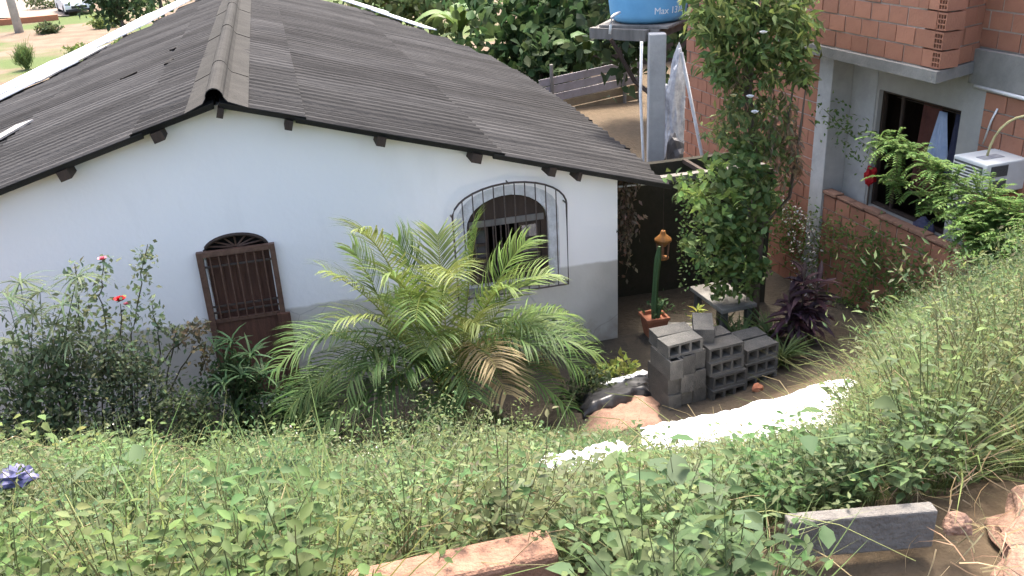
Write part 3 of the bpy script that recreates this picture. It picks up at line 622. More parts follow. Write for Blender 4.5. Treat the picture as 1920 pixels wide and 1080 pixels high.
# sheet fence on the bank behind
fe = thing('sheet_fence', 'rusty grey metal sheet fence with stakes behind the house', 'fence', (7.2, 21.8, tz(7.2, 21.8)))
fa, fb = PYp(1010, 150, 21.8), PYp(1204, 108, 21.8); fx0, fx1 = fa[0]-7.2, fb[0]-7.2; fz = tz(7.2, 21.8)
for i in range(5):
    z1 = (fa[2]+fb[2])/2-fz-i*.21; sl_ = (fb[2]-fa[2])/(fx1-fx0); M = rotM(((fx0+fx1)/2, 0, z1-.10), 0, 0, -math.atan(sl_))
    MB().box(-(fx1-fx0)/2, (fx1-fx0)/2, -.012-.01*(i % 2), .012-.01*(i % 2), -.092, .092, M).build('board', 'fence_tan' if i > 2 else 'fence_sheet', fe)
for px in (1034, 1172, 1200): p = PYp(px, 120, 21.7); MB().tube([(p[0]-7.2, -.08, -.3), (p[0]-7.2, -.08, 1.15+.1*(px > 1100))], .045, 6).build('stake', 'wood_grey', fe)
def crumple(name, label, cat, c, s, m, seed=0, sub=3, rough=.35, rz=0, flat=True, group=None):
    import bmesh
    bm = bmesh.new(); bmesh.ops.create_icosphere(bm, subdivisions=sub, radius=1.0); M = Matrix.Rotation(rz, 3, 'Z')
    for v in bm.verts:
        d = 1+rough*mnoise.noise(v.co*1.6+Vector((seed, 0, 0)))+rough*.6*mnoise.noise(v.co*4+Vector((seed*2, 5, 0))); co = Vector((v.co.x*s[0], v.co.y*s[1], v.co.z*s[2]))*d
        if flat and co.z < -s[2]*.35: co.z = -s[2]*.35
        v.co = M@co
    me = bpy.data.meshes.new(name); bm.to_mesh(me); bm.free(); me.materials.append(MATS[m]); o = bpy.data.objects.new(name, me); COL.objects.link(o); o.location = tuple(map(float, c))
    return tag(o, label, cat, group)
p = PYp(1268, 140, 17.0); zz = tz(p[0], 17.0)
crumple('tarp_bundle', 'tall silvery plastic tarp bundle behind the tank post', 'tarp', (p[0], 17.0, zz+.75), (.32, .3, 1.5), 'plastic_silver', 3, 4, .4)
p = PYp(1266, 205, 16.4); crumple('rubbish_bag', 'dark rubbish bag below the silvery tarp bundle', 'bag', (p[0], 16.2, tz(p[0], 16.2)+.35), (.3, .3, .75), 'plastic_black', 9, 3, .3)
for i, (px, py, rz_) in enumerate([(1262, 262, .2), (1266, 300, -.15), (1270, 325, .1)]):
    p = PYp(px, py, 14.6); tag(bevel(MB().box(-.45, .45, -.2, .2, -.03, .03, rotM((p[0], 14.6+.25*i, .12+.33*(2-i)), rz_, R(10), R(12))).build('scrap_board', ['wood_grey', 'roof_pale', 'fence_sheet'][i]), .005),
        ['pale scrap board on top of the junk right of the tank post', 'grey scrap board in the middle of the junk pile', 'lowest scrap board of the junk pile'][i], 'board', 'scrap boards behind the mossy wall')
# hanging lantern
lpz = PYp(1243, 460, 11.05); la = thing('hanging_lantern', 'small orange lantern hanging in the dark passage beside the white house', 'lantern', (lpz[0], 11.05, lpz[2]-.2))
MB().lathe([(.03, .42), (.035, .40), (.05, .36), (.12, .30), (.125, .27), (.05, .2), (.045, .19)][::-1], seg=10).build('lantern_hood', 'lantern', la, True)
for k in range(6): a = k*math.pi/3; MB().tube([(.1*math.cos(a), .1*math.sin(a), .27), (.075*math.cos(a), .075*math.sin(a), .02)], .010, 5).build('lantern_bar', 'kerb_brick', la)
MB().lathe([(.085, 0), (.09, .02), (.02, .03)], seg=10).build('lantern_base', 'lantern', la)
MB().tube([(0, 0, .42), (0, 0, 2.05-(lpz[2]-.2)+.01)], .004, 5).build('wire', 'iron', la)
# potted cactus
cp = PZp(1226, 628, 0.0); cz = tz(cp[0], cp[1]); pot = thing('potted_cactus', 'tall green column cactus in a square terracotta pot', 'potted plant', (cp[0], cp[1], cz))
V = []
for r_, z in ((.105, 0), (.15, .27), (.165, .27), (.165, .31), (.135, .31), (.13, .26)):
    V += [(sx*r_, sy*r_, z) for sx, sy in ((-1, -1), (1, -1), (1, 1), (-1, 1))]
F = [(3, 2, 1, 0)]+[(i*4+k, i*4+(k+1) % 4, i*4+4+(k+1) % 4, i*4+4+k) for i in range(5) for k in range(4)]+[(20, 21, 22, 23)]
mesh_obj('pot', V, F, 'terracotta', pot)
def cactus(h, r0, ox, lean, name='cactus_stem'):
    V = []; F = []; n = 16; m_ = 14
    for i in range(m_+1):
        f = i/m_; rr = r0*(1-.5*max(0, f-.85)/.15)*(.8+.25*math.sin(f*9)*.3+.2*min(1, f*4))
        for k in range(n): a = 2*math.pi*k/n; r_ = rr*(1 if k % 4 == 0 else .78 if k % 2 else .5); V.append((ox+lean*f*f+r_*math.cos(a), r_*math.sin(a), .25+h*f))
    for i in range(m_):
        for k in range(n): F.append((i*n+k, i*n+(k+1) % n, (i+1)*n+(k+1) % n, (i+1)*n+k))
    F.append(tuple(range(m_*n, (m_+1)*n))); return mesh_obj(name, V, F, 'cactus', pot)
cactus(1.05, .047, 0, .06); cactus(.25, .045, .05, .08); 
f = Fol(); n = 60; P = np.array((0.10, .02, .38))+RNG.normal(size=(n, 3))*np.array((.14, .08, .08)); f.add(place(OVAL4, P, rdir(n, .6), rdir(n, .5), RNG.uniform(.05, .09, n), .045, cvar((.06, .11, .045), n))); V, F_, C = f.get(); mesh_obj('leaves', V, F_, LEAF, pot, True, C)
# concrete wash table
wt_ = thing('wash_table', 'pale concrete wash table behind the leafy tree', 'table', (5.45, 10.05, 0), R(4))
bevel(MB().box(-.40, .12, -.40, .45, .56, .62).build('table_top', 'concrete', wt_), .01)
for x, y_ in ((-.36, -.36), (.0, -.36), (-.36, .32), (.0, .32)): bevel(MB().box(x, x+.08, y_, y_+.08, -.1, .559).build('leg', 'block', wt_), .008)
tag(bevel(MB().box(-.25, .25, -.09, .09, 0, .06, rotM((4.9, 10.45, tz(4.9, 10.45)), R(-25))).build('concrete_plank', 'concrete'), .01), 'grey concrete plank lying beside the terracotta pot', 'plank')

# ---------------------------------------------------------------- hollow concrete blocks
def block_mesh(cells=3):
    L, Hh, Dp = .45, .163, .22; h = []
    cw = (L-.03*(cells+1))/cells
    for i in range(cells): x = -L/2+.03+i*(cw+.03); h.append([(x, .03), (x+cw, .03), (x+cw, Hh-.03), (x, Hh-.03)])
    b = MB().plate([(-L/2, 0), (L/2, 0), (L/2, Hh), (-L/2, Hh)], h, lambda u, v, t: (u, t, v), -Dp/2, Dp/2); me = bpy.data.meshes.new('concrete_block'); me.from_pydata(b.v, [], b.f); me.materials.append(MATS['block']); return me
BMESH = block_mesh()
def block(loc, rz, label, up=0, ry=0):
    o = bpy.data.objects.new('concrete_block', BMESH); COL.objects.link(o); o.location = tuple(map(float, loc)); o.rotation_euler = (up, ry, rz)
    b = o.modifiers.new('bevel', 'BEVEL'); b.width = .004; b.segments = 1; b.limit_method = 'ANGLE'
    return tag(o, label, 'concrete block', 'hollow concrete blocks stacked in the yard')
sb = PZp(1230, 772, .30); SX, SY = sb[0]+.20, sb[1]+.20; sz = tz(SX, SY)-.02
A = R(5); ca, sa = math.cos(A), math.sin(A)
def sp_(u, v, z): return (SX+u*ca-v*sa, SY+u*sa+v*ca, sz+z)
H_ = .165; ordn = ['bottom', 'second', 'third', 'fourth', 'top']
for j, nm in enumerate(('left corner column', 'narrow column right of the corner column', 'recessed narrow column beside the cell-faced blocks')):
    for i in range(3): block(sp_(-.06+j*.168+.012*math.sin(i*3+j), .05+.035*math.sin(i*2.1+j*1.7)+.03*j, i*.222+.111), A+R(90)+R(random.uniform(-2, 2)), '%s upright block of the %s' % (ordn[i] if i < 2 else 'top', nm), up=math.pi/2)
block(sp_(.17, .0, .668), A+R(3), 'flat block lying on top of the left columns')
block(sp_(.19, .235, .668), A+R(-2), 'flat block behind the other on top of the left columns')
block(sp_(.62, .27, 4*H_+.004), A+R(62), 'highest block, solid top, turned askew on the stack')
for i in range(4): block(sp_(.72+.02*math.sin(i*2), -.08+.03*i, i*H_), A+R(2+random.uniform(-2, 2)), '%s block of the middle column%s' % (ordn[i], ', its three cells facing out' if i else ''))
for i in range(4): block(sp_(.71, .27, i*H_), A+R(random.uniform(-2, 2)), '%s block of the rear column behind the middle column' % ordn[i])
for i in range(3): block(sp_(1.20+.02*i, .02+.03*i, i*H_), A+R(4+random.uniform(-2, 2)), '%s block of the right end column' % ordn[i])
for i in range(3): block(sp_(1.19+.03*i, .30+.02*i, i*H_), A+R(2), '%s block of the rear right column' % ordn[i])
p = PZp(1420, 737, .33); crumple('brick_lump', 'orange broken brick lump in front of the right end blocks', 'brick', (p[0], p[1], tz(p[0], p[1])+.03), (.07, .05, .06), 'terracotta', 4, 2, .3)

# ---------------------------------------------------------------- tarps and soil lying on the bank
def drape(name, label, cat, quad, m, lift=.05, wr=.05, n=26, seed=0., frq=5.):
    """quad: four photo pixels (far-left, far-right, near-right, near-left) laid on the terrain"""
    def hit(px, py):
        r_ = ray(px, py); t = 3.4
        for _ in range(900):
            q = CAM+r_*t
            if q[2] <= tz(q[0], q[1])+lift: return q
            t += .01
        return q
    Q = [hit(*q) for q in quad]; V = []
    for j in range(n+1):
        for i in range(n+1):
            u, v = i/n, j/n; q = (Q[0]*(1-u)+Q[1]*u)*(1-v)+(Q[3]*(1-u)+Q[2]*u)*v
            e = min(u, 1-u, v, 1-v); x = q[0]+.06*mnoise.noise((u*6, v*6, seed)); y_ = q[1]+.06*mnoise.noise((u*6, v*6, seed+9))
            z = tz(x, y_)+lift*min(1, e*7+.15)+wr*(mnoise.noise((x*frq, y_*frq*1.6, seed))+.6*mnoise.noise((x*frq*2.3, y_*frq*2.3, seed+4)))*min(1, e*6+.2); V.append((x, y_, z))
    F = [(j*(n+1)+i, j*(n+1)+i+1, (j+1)*(n+1)+i+1, (j+1)*(n+1)+i) for j in range(n) for i in range(n)]
    o = mesh_obj(name, V, F, m, None, True); s_ = o.modifiers.new('thick', 'SOLIDIFY'); s_.thickness = .012; s_.offset = 1
    EXCL.append([np.array(q[:2]) for q in Q]); return tag(o, label, cat)
EXCL = []
drape('white_tarp', 'large white plastic tarp spread on the bank below the concrete blocks', 'tarp', [(1345, 768), (1608, 696), (1565, 790), (1320, 820)], 'plastic_white', .12, .055, frq=3.6, n=40)
drape('white_tarp', 'crumpled white tarp end left of the large tarp', 'tarp', [(1195, 795), (1370, 758), (1345, 806), (1205, 822)], 'plastic_white', .08, .06, seed=3, frq=4.5, n=36)
drape('white_tarp', 'small white plastic sheet half buried in weeds below the tarps', 'tarp', [(1265, 815), (1335, 800), (1325, 828), (1255, 842)], 'plastic_white', .18, .04, seed=5, frq=3.5)
for px, py, Y, sz_, lab, sd_ in [(1058, 872, 4.6, (.13, .12, .045), 'torn white plastic scrap lying left among the middle weeds', 21), (1128, 856, 4.7, (.17, .12, .05), 'wider white plastic scrap lying among the middle weeds', 25), (1285, 824, 6.4, (.22, .16, .06), 'white plastic scrap just below the tarps', 29), (1215, 842, 6.0, (.10, .10, .04), 'small white plastic scrap down left of the tarps', 33)]:
    q = PYp(px, py, Y); crumple('white_plastic_scrap', lab, 'plastic scrap', q, sz_, 'plastic_white', sd_, 4, .6, rz=.35, group='white plastic scraps in the weeds')
drape('soil_heap', 'salmon pink bare soil heap left of the concrete blocks', 'soil', [(1115, 750), (1232, 722), (1240, 792), (1090, 815)], 'soil_red', .05, .045, seed=2, frq=6)
drape('black_tarp', 'black plastic sheet rolled behind the pink soil heap', 'tarp', [(1075, 735), (1225, 695), (1225, 722), (1095, 765)], 'plastic_black', .16, .035, seed=6, frq=3)
drape('shiny_edge_strip', 'white strip painting the shiny edge of the black sheet', 'plastic scrap', [(1120, 715), (1222, 690), (1222, 697), (1125, 726)], 'plastic_white', .19, .03, seed=8, n=16)  # sheen on the edge of the black sheet, painted as a white strip
# kerbs by the road
k1 = bevel(MB().box(-.02, .53, 1.83, 1.95, 3.75, 4.10, rotM((0, 0, 0))).build('brick_kerb', 'kerb_brick'), .018, 3); tag(k1, 'low kerb with sunlit orange top at the bottom edge', 'kerb'); k1['kind'] = 'thing'
kb = (PZp(1478, 972, 4.1)+PZp(1752, 955, 4.1))/2
k2 = bevel(MB().box(-.205, .205, -.02, .025, -.125, .0, rotM((kb[0], kb[1], 4.105), R(-11))).build('concrete_beam', 'beam_concrete'), .006, 2); tag(k2, 'grey concrete beam piece lying among weeds at lower right', 'beam'); k2['kind'] = 'thing'
k3 = crumple('sandy_soil_heap', 'sandy pink soil heap at the bottom right corner', 'soil', (2.08, 1.52, 3.94), (.42, .30, .15), 'soil_red', 11, 5, .22)
crumple('clay_lump', 'orange clay lump beside the concrete beam end', 'soil', (1.62, 1.665, 4.045), (.038, .034, .036), 'soil_red', 5, 3, .3)

# ================================================================ PLANTS
def at_leaves(shape, P, L, Wd, base, up=.4, v=.3, hue=.2, droop=None):
    n = len(P); D = rdir(n, up) if droop is None else rdir(n, droop); N = rdir(n, .9); return place(shape, P, D, N, L, Wd, cvar(base, n, v, hue))
# --- areca palm
def frond(name, P0, P2, lift, parent, nl=40, ll=.42, base=(.13, .19, .045), dry=0.0):
    P0 = np.asarray(P0, float); P2 = np.asarray(P2, float); Ln = np.linalg.norm(P2-P0); P1 = (P0*.45+P2*.55)+np.array((0, 0, lift*Ln)); f = Fol(); pts = bez(P0, P1, P2, 16)
    f.add(twig(pts, .012, .003, (.20, .22, .06), 4)); t = np.linspace(.24, .99, nl); pp = np.stack([np.interp(t, np.linspace(0, 1, 16), pts[:, k]) for k in range(3)], 1)
    T = np.gradient(pp, axis=0); T /= np.linalg.norm(T, axis=1, keepdims=True); S = np.cross(T, np.array([[0, 0, 1.]])); S /= np.maximum(np.linalg.norm(S, axis=1, keepdims=True), .05); U = np.cross(S, T)
    env = np.sin(np.clip((t-.2)/.85, 0, 1)*math.pi)**.6*.85+.22
    for sg in (-1, 1):
        D = T*(.55+.5*((t-.24)/.75)[:, None])+S*sg*.85+U*.38+RNG.normal(size=(nl, 3))*.07; D[:, 2] -= .05; C = cvar(base, nl, .22, .12)
        if dry: C = C*(1-dry)+np.array((.30, .22, .12))*dry
        f.add(place(DROOP, pp, D, U+RNG.normal(size=(nl, 3))*.15, ll*env*RNG.uniform(.85, 1.1, nl)*min(1.1, Ln/1.3), .019, C))
    return f.build(name, LEAFG, parent)
PB = np.array((1.28, 8.75, 0.12)); palm = thing('areca_palm', 'bushy areca palm with arching fronds in front of the white house', 'palm', PB)
stems = []
for i in range(9):
    a = RNG.uniform(0, 6.28); r_ = RNG.uniform(.03, .22); b0 = PB+np.array((r_*math.cos(a), r_*math.sin(a), -.15)); b1 = b0+np.array((.25*math.cos(a)*r_*4, .25*math.sin(a)*r_*4, RNG.uniform(.45, .85))); stems.append(b1)
    MB().tube([b0-PB, b1-PB], [.032, .02], 7).build('stem', 'stem_green', palm, True)
tips = [(668, 434, 8.5, .34), (612, 512, 8.2, .30), (745, 455, 9.2, .30), (895, 428, 8.6, .22), (1025, 518, 8.4, .34), (985, 455, 9.0, .25), (518, 690, 8.0, .42), (560, 640, 8.4, .35), (1118, 665, 8.4, .40), (1095, 625, 8.9, .34), (1065, 765, 8.0, .45),
        (605, 805, 7.7, .45), (700, 780, 7.6, .50), (870, 790, 7.7, .6), (950, 740, 7.7, .5), (640, 600, 7.9, .4), (780, 600, 7.7, .55), (900, 610, 7.8, .5), (1000, 650, 7.9, .45), (720, 520, 8.0, .4), (850, 520, 7.9, .42), (960, 540, 8.2, .4),
        (820, 440, 9.3, .25), (700, 690, 7.7, .45), (580, 740, 8.0, .45), (1040, 700, 8.5, .45), (930, 690, 7.6, .5), (760, 700, 7.6, .55), (660, 470, 9.2, .28), (1060, 590, 9.2, .3), (800, 660, 7.6, .5), (540, 770, 8.3, .4), (1085, 690, 8.2, .4), (1010, 600, 8.6, .35), (1060, 640, 8.0, .42), (980, 720, 7.9, .5), (880, 740, 7.5, .6), (820, 790, 7.5, .6), (650, 730, 7.7, .5), (740, 560, 9.4, .3)]
for i, (px, py, Y, lf) in enumerate(tips):
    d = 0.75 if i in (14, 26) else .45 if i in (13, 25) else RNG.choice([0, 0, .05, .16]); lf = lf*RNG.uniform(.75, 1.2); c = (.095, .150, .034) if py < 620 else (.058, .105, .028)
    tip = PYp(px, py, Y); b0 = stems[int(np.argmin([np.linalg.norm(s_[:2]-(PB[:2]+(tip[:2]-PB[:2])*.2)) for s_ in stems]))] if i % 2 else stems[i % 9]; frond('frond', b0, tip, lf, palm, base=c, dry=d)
# --- rose bush
rb0 = PYp(215, 800, 9.3); rb0[2] = tz(rb0[0], 9.3); rose = thing('rose_bush', 'tall rose bush with one red rose by the house wall', 'rose bush', rb0)
fl = Fol()
def cane(pxs, Y, leafy=(.25, 1.), nlf=60, spread=.10, base=(.13, .165, .09), L=.075):
    nlf = int(nlf*2.2)
    P = np.array([PYp(a, b, Y+.1*math.sin(i*2.1)) for i, (a, b) in enumerate(pxs)]); P[0, 2] = tz(P[0, 0], P[0, 1])-.02; t = np.linspace(0, 1, 14); pts = np.stack([np.interp(t, np.linspace(0, 1, len(P)), P[:, k]) for k in range(3)], 1)
    pts[1:-1] += RNG.normal(size=(12, 3))*.012; fl.add(twig(pts, .010, .004, (.09, .08, .045))); tt = RNG.uniform(*leafy, nlf); q = np.stack([np.interp(tt, t, pts[:, k]) for k in range(3)], 1)+RNG.normal(size=(nlf, 3))*spread*np.array((1, .8, .6))*(1.15-tt*.6)[:, None]
    fl.add(at_leaves(OVAL4, q, RNG.uniform(.6, 1.25, nlf)*L, L*.62, base, .1)); return pts
cane([(205, 800), (200, 650), (188, 560), (192, 490)], 9.3, nlf=70); cane([(225, 800), (245, 640), (262, 540), (277, 458)], 9.35, nlf=95)
rp_ = cane([(215, 800), (228, 680), (226, 570)], 9.25, nlf=40); cane([(160, 800), (150, 640), (140, 495)], 9.4, nlf=110, spread=.11); cane([(240, 800), (300, 640), (285, 570)], 9.3, nlf=40); cane([(225, 790), (300, 680), (360, 620), (385, 610)], 9.3, (.5, 1), 45, base=(.11, .10, .06))
cane([(215, 790), (330, 700), (380, 640), (383, 700)], 9.2, (.6, 1), 35, base=(.10, .085, .045)); cane([(120, 800), (110, 660), (150, 600)], 9.3, nlf=80); cane([(255, 800), (330, 640), (322, 610)], 9.35, (.5, 1), 30)
for k in range(6): x = 150+k*24; cane([(x, 810), (x+RNG.uniform(-20, 20), 720), (x+RNG.uniform(-40, 40), 640)], 9.1, (.1, 1), 70, .12)
fl.build('canes_and_leaves', LEAF, rose)
def bloom(p, r_, m, parent, name):
    b = MB()
    for ring, (n, tilt, rr) in enumerate([(5, .15, .5), (6, .55, .8), (7, 1.0, 1.0)]):
        for k in range(n):
            a = 2*math.pi*k/n+ring*.5; d = Vector((math.cos(a)*math.sin(tilt), math.sin(a)*math.sin(tilt), math.cos(tilt))); s_ = Vector((-math.sin(a), math.cos(a), 0)); c = Vector(map(float, p)); R_ = r_*rr
            b.add([c, c+d*R_*.6+s_*R_*.55, c+d*R_*1.15+s_*R_*.3, c+d*R_*1.2-s_*R_*.3, c+d*R_*.6-s_*R_*.55], [(0, 1, 2, 3, 4)])
    return b.build(name, m, parent, True)
bloom(PYp(226, 565, 9.25)-rb0, .062, 'rose_red', rose, 'red_rose'); bloom(PYp(192, 488, 9.3)-rb0, .045, 'rose_pink', rose, 'pink_rose'); bloom(PYp(238, 572, 9.25)-rb0, .035, 'rose_pink', rose, 'rose_bud')
# --- umbrella sedge
sg0 = PYp(40, 815, 9.0); sg0[2] = tz(sg0[0], 9.0); sedge = thing('umbrella_sedge', 'umbrella sedge with drooping blade tufts at the left edge', 'sedge', sg0); fl = Fol()
for px, py in [(38, 530), (75, 548), (118, 572), (15, 560), (62, 590), (100, 610), (25, 640), (130, 640), (-20, 580), (-30, 660), (85, 660), (50, 680), (10, 700), (145, 520)]:
    top = PYp(px, py, 9.0+RNG.uniform(-.2, .3)); b0 = sg0+np.array((RNG.uniform(-.3, .3), RNG.uniform(-.15, .15), -.05)); pts = bez(b0, (b0*.4+top*.6)+np.array((0, 0, .2)), top, 10); fl.add(twig(pts, .007, .004, (.08, .11, .05), 3))
    n = 24; a = RNG.uniform(0, 6.28, n); D = np.stack([np.cos(a), np.sin(a), RNG.uniform(-.3, .5, n)], 1); fl.add(place(DROOP, np.repeat(top[None], n, 0), D, np.repeat([[0, 0, 1.]], n, 0)+RNG.normal(size=(n, 3))*.1, RNG.uniform(.2, .36, n), .02, cvar((.10, .135, .075), n)))
n = 500; P = np.stack([sg0[0]+RNG.normal(size=n)*.42, sg0[1]+RNG.normal(size=n)*.2, sg0[2]+np.abs(RNG.normal(size=n))*.5], 1); fl.add(at_leaves(BLADE, P, RNG.uniform(.15, .4, n), .016, (.06, .085, .045), 1.0))
fl.build('stems_and_blades', LEAF, sedge)
# --- generic shrub
def shrub(name, label, cat, c, rad, n, L, base, shape=OVAL4, up=.3, m=LEAF, wr=.6, stems=6, group=None, part='foliage', clump=14, v=.3, hue=.2, ground=None):
    c = np.asarray(c, float); gz_ = tz(c[0], c[1]) if ground is None else ground; root = thing(name, label, cat, (c[0], c[1], gz_), 0, group); fl = Fol(); cen = rdir(clump)*np.array(rad)*RNG.uniform(.35, 1, (clump, 1))**.6+c
    for q in cen[:stems]: fl.add(twig(bez((c[0], c[1], gz_-.05), (c[0], c[1], (gz_+q[2])/2+.1), q, 8), .012+.008*rad[2], .004, (.09, .08, .05)))
    k = RNG.integers(0, clump, n); P = cen[k]+RNG.normal(size=(n, 3))*np.array(rad)*.30; P[:, 2] = np.maximum(P[:, 2], gz_+.02)
    fl.add(at_leaves(shape, P, RNG.uniform(.6, 1.3, n)*L, L*wr, base, up, v, hue)); fl.build(part, m, root); return root
def fan_tuft(fl, p, n, L, Wd, base, spread=1.0, up=.5):
    a = RNG.uniform(0, 6.28, n); D = np.stack([np.cos(a)*spread, np.sin(a)*spread, RNG.uniform(up-.4, up+.7, n)], 1); fl.add(place(DROOP, np.repeat(np.asarray(p, float)[None], n, 0)+RNG.normal(size=(n, 3))*.012, D, np.repeat([[0, 0, 1.]], n, 0)+RNG.normal(size=(n, 3))*.15, RNG.uniform(.75, 1.2, n)*L, Wd, cvar(base, n)))
lp0 = PYp(455, 790, 9.2); lp0[2] = tz(lp0[0], 9.2); lady = thing('lady_palm', 'small dark lady palm with spiky fans in front of the door', 'palm', lp0); fl = Fol()
for px, py in [(435, 645), (470, 665), (405, 655), (455, 705), (495, 705), (420, 720), (520, 745), (390, 740), (470, 755), (440, 770), (550, 765), (500, 780)]:
    top = PYp(px, py, 9.2+RNG.uniform(-.25, .3)); fl.add(twig(bez(lp0+np.array((RNG.uniform(-.1, .1), 0, -.05)), lp0*.5+top*.5+np.array((0, 0, .1)), top, 8), .009, .005, (.07, .1, .04))); fan_tuft(fl, top, 18, .25, .026, (.055, .105, .045))
fl.build('fans', LEAFG, lady)
q = PYp(470, 790, 8.9); shrub('dark_shrub', 'low dark green shrub at the foot of the door', 'shrub', (q[0], 8.9, tz(q[0], 8.9)+.3), (.65, .3, .38), 2400, .08, (.05, .085, .032), clump=22)
q = PYp(25, 720, 8.8); shrub('dark_shrub', 'dense dark shrub under the sedge at the left edge', 'shrub', (q[0], 8.8, tz(q[0], 8.8)+.75), (.55, .3, .85), 3600, .08, (.075, .105, .052), clump=26)
q = PYp(150, 800, 8.7); shrub('flowering_shrub', 'low grey green shrub with tiny pale leaves below the roses', 'shrub', (q[0], 8.7, tz(q[0], 8.7)+.45), (.8, .3, .6), 3400, .055, (.095, .122, .066), clump=26)
q = PYp(330, 800, 8.8); shrub('low_weed', 'low weedy clump between rose bush and door', 'weed', (q[0], 8.8, tz(q[0], 8.8)+.12), (.5, .3, .2), 900, .06, (.07, .10, .045))
q = PYp(600, 790, 9.3); shrub('low_weed', 'leafy clump at the wall between door and palm', 'weed', (q[0], 9.3, tz(q[0], 9.3)+.15), (.4, .3, .25), 900, .06, (.07, .11, .045))
q = PYp(1150, 690, 9.1); shrub('low_weed', 'yellowish young plant at the house corner near the pot', 'weed', (q[0], 9.1, tz(q[0], 9.1)+.15), (.25, .2, .22), 260, .10, (.15, .19, .05))
q = PYp(1115, 710, 8.8); shrub('dark_shrub', 'dark ground plant between palm and black sheet', 'shrub', (q[0], 8.8, tz(q[0], 8.8)+.12), (.4, .3, .2), 700, .08, (.05, .07, .035))
for px, py, Y, lab, rad, n, L, c in [(235, 735, 9.0, 'pale grey green bushy shrub at the foot of the roses', (.40, .25, .45), 1500, .055, (.10, .125, .07)), (345, 765, 9.0, 'pale leafy shrub left of the door foot', (.35, .25, .30), 1000, .06, (.09, .12, .058)), (445, 715, 9.45, 'dark leafy shrub right at the door, behind the lady palm', (.32, .16, .35), 1200, .07, (.052, .09, .036)), (575, 750, 9.1, 'mid green shrub between lady palm and areca palm', (.35, .25, .28), 1000, .065, (.075, .12, .045)),
        (95, 690, 9.3, 'grey green shrub behind the umbrella sedge', (.45, .25, .55), 1500, .06, (.10, .128, .072))]:
    q = PYp(px, py, Y); shrub('wall_shrub', lab, 'shrub', q, rad, n, L, c, clump=20, stems=9)
# --- tree wrapped in vines
tb = PZp(1411, 622, 0.1); TYY = tb[1]; tree = thing('vine_tree', 'slender tree wrapped in broad leaved vines before the brick house', 'tree', (tb[0], tb[1], tz(tb[0], tb[1])))
tb = np.array(tree.location)
trk = [PYp(px, py, TYY) for px, py in [(1411, 640), (1416, 540), (1425, 430), (1418, 300), (1402, 180), (1412, 60), (1425, -60), (1420, -160)]]; trk[0][2] = tb[2]-.1
MB().tube([p-tb for p in trk], [.075, .062, .055, .05, .05, .045, .035, .02], 10).build('trunk', 'bark', tree, True)
for pts in [[(1418, 300), (1470, 260), (1490, 150)], [(1402, 180), (1350, 120), (1330, 20)], [(1412, 60), (1460, 20), (1500, -40)], [(1425, 430), (1480, 370), (1500, 250), (1510, 170)], [(1402, 180), (1385, 60), (1370, -30)]]:
    MB().tube([PYp(a, b, TYY+random.uniform(-.15, .2))-tb for a, b in pts], [.03, .02, .01][:len(pts)] if len(pts) == 3 else [.03, .024, .016, .008], 6).build('limb', 'bark', tree, True)
def blobs(fl, spec, Y, dy, shape, base, up, v=.35, hue=.2, wr=.55):
    for px, py, rx, ry, n, L in spec:
        cl = max(3, n//28); cx = RNG.normal(size=cl)*rx*.5+px; cy = RNG.normal(size=cl)*ry*.5+py; k = RNG.integers(0, cl, n)
        P = np.array([PYp(cx[j]+RNG.normal()*rx*.22, cy[j]+RNG.normal()*ry*.22, Y+RNG.normal()*dy) for j in k]); fl.add(at_leaves(shape, P, RNG.uniform(.6, 1.25, n)*L, L*wr, base, up, v, hue))
fl = Fol()
blobs(fl, [(1338, 50, 44, 60, 620, .17), (1400, 30, 70, 60, 700, .17), (1485, 45, 50, 70, 620, .18), (1332, 125, 36, 45, 330, .15), (1495, 115, 28, 45, 220, .16), (1420, 110, 60, 45, 360, .15), (1390, -60, 120, 50, 800, .16)], TYY, .35, OVAL4, (.085, .125, .04), -.5, wr=.36)
blobs(fl, [(1390, 190, 55, 50, 330, .13), (1450, 200, 50, 60, 320, .13), (1360, 240, 40, 40, 180, .12), (1440, 290, 55, 50, 320, .12)], TYY, .3, OVAL4, (.105, .135, .05), -.5, wr=.4)
blobs(fl, [(1395, 150, 50, 60, 140, .11), (1460, 230, 45, 70, 260, .16), (1490, 300, 25, 60, 150, .15)], TYY+.1, .25, OVAL4, (.20, .15, .095), -1.2, wr=.25)
fl.build('crown', LEAF, tree)
fl = Fol()
blobs(fl, [(1370, 345, 65, 45, 520, .13), (1345, 420, 50, 50, 430, .13), (1400, 290, 50, 40, 220, .12), (1400, 430, 45, 55, 380, .13), (1340, 490, 40, 35, 210, .11), (1400, 500, 40, 40, 260, .12), (1370, 540, 40, 25, 160, .11), (1440, 380, 30, 50, 160, .13)], TYY-.1, .28, OVAL8, (.085, .135, .042), -.1, wr=.62)
for k in range(9):
    x = 1276+k*5+RNG.uniform(-4, 4); P = np.array([PYp(x+RNG.normal()*4, yy, TYY-.1+RNG.normal()*.06) for yy in np.linspace(330, RNG.uniform(470, 545), 42)]); fl.add(at_leaves(OVAL4, P, .05, .035, (.085, .14, .045), -.3))
fl.build('vine', LEAFG, tree)
fl = Fol()
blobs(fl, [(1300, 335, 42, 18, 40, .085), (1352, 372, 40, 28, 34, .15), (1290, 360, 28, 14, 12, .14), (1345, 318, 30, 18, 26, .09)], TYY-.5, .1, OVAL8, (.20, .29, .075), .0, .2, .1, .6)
for a, b in [((1385, 400), (1275, 330)), ((1390, 410), (1355, 375)), ((1385, 390), (1262, 370)), ((1380, 350), (1345, 318))]: fl.add(twig(bez(PYp(*a, TYY-.1), PYp((a[0]+b[0])/2, (a[1]+b[1])/2-18, TYY-.4), PYp(*b, TYY-.5), 8), .006, .003, (.12, .14, .05)))
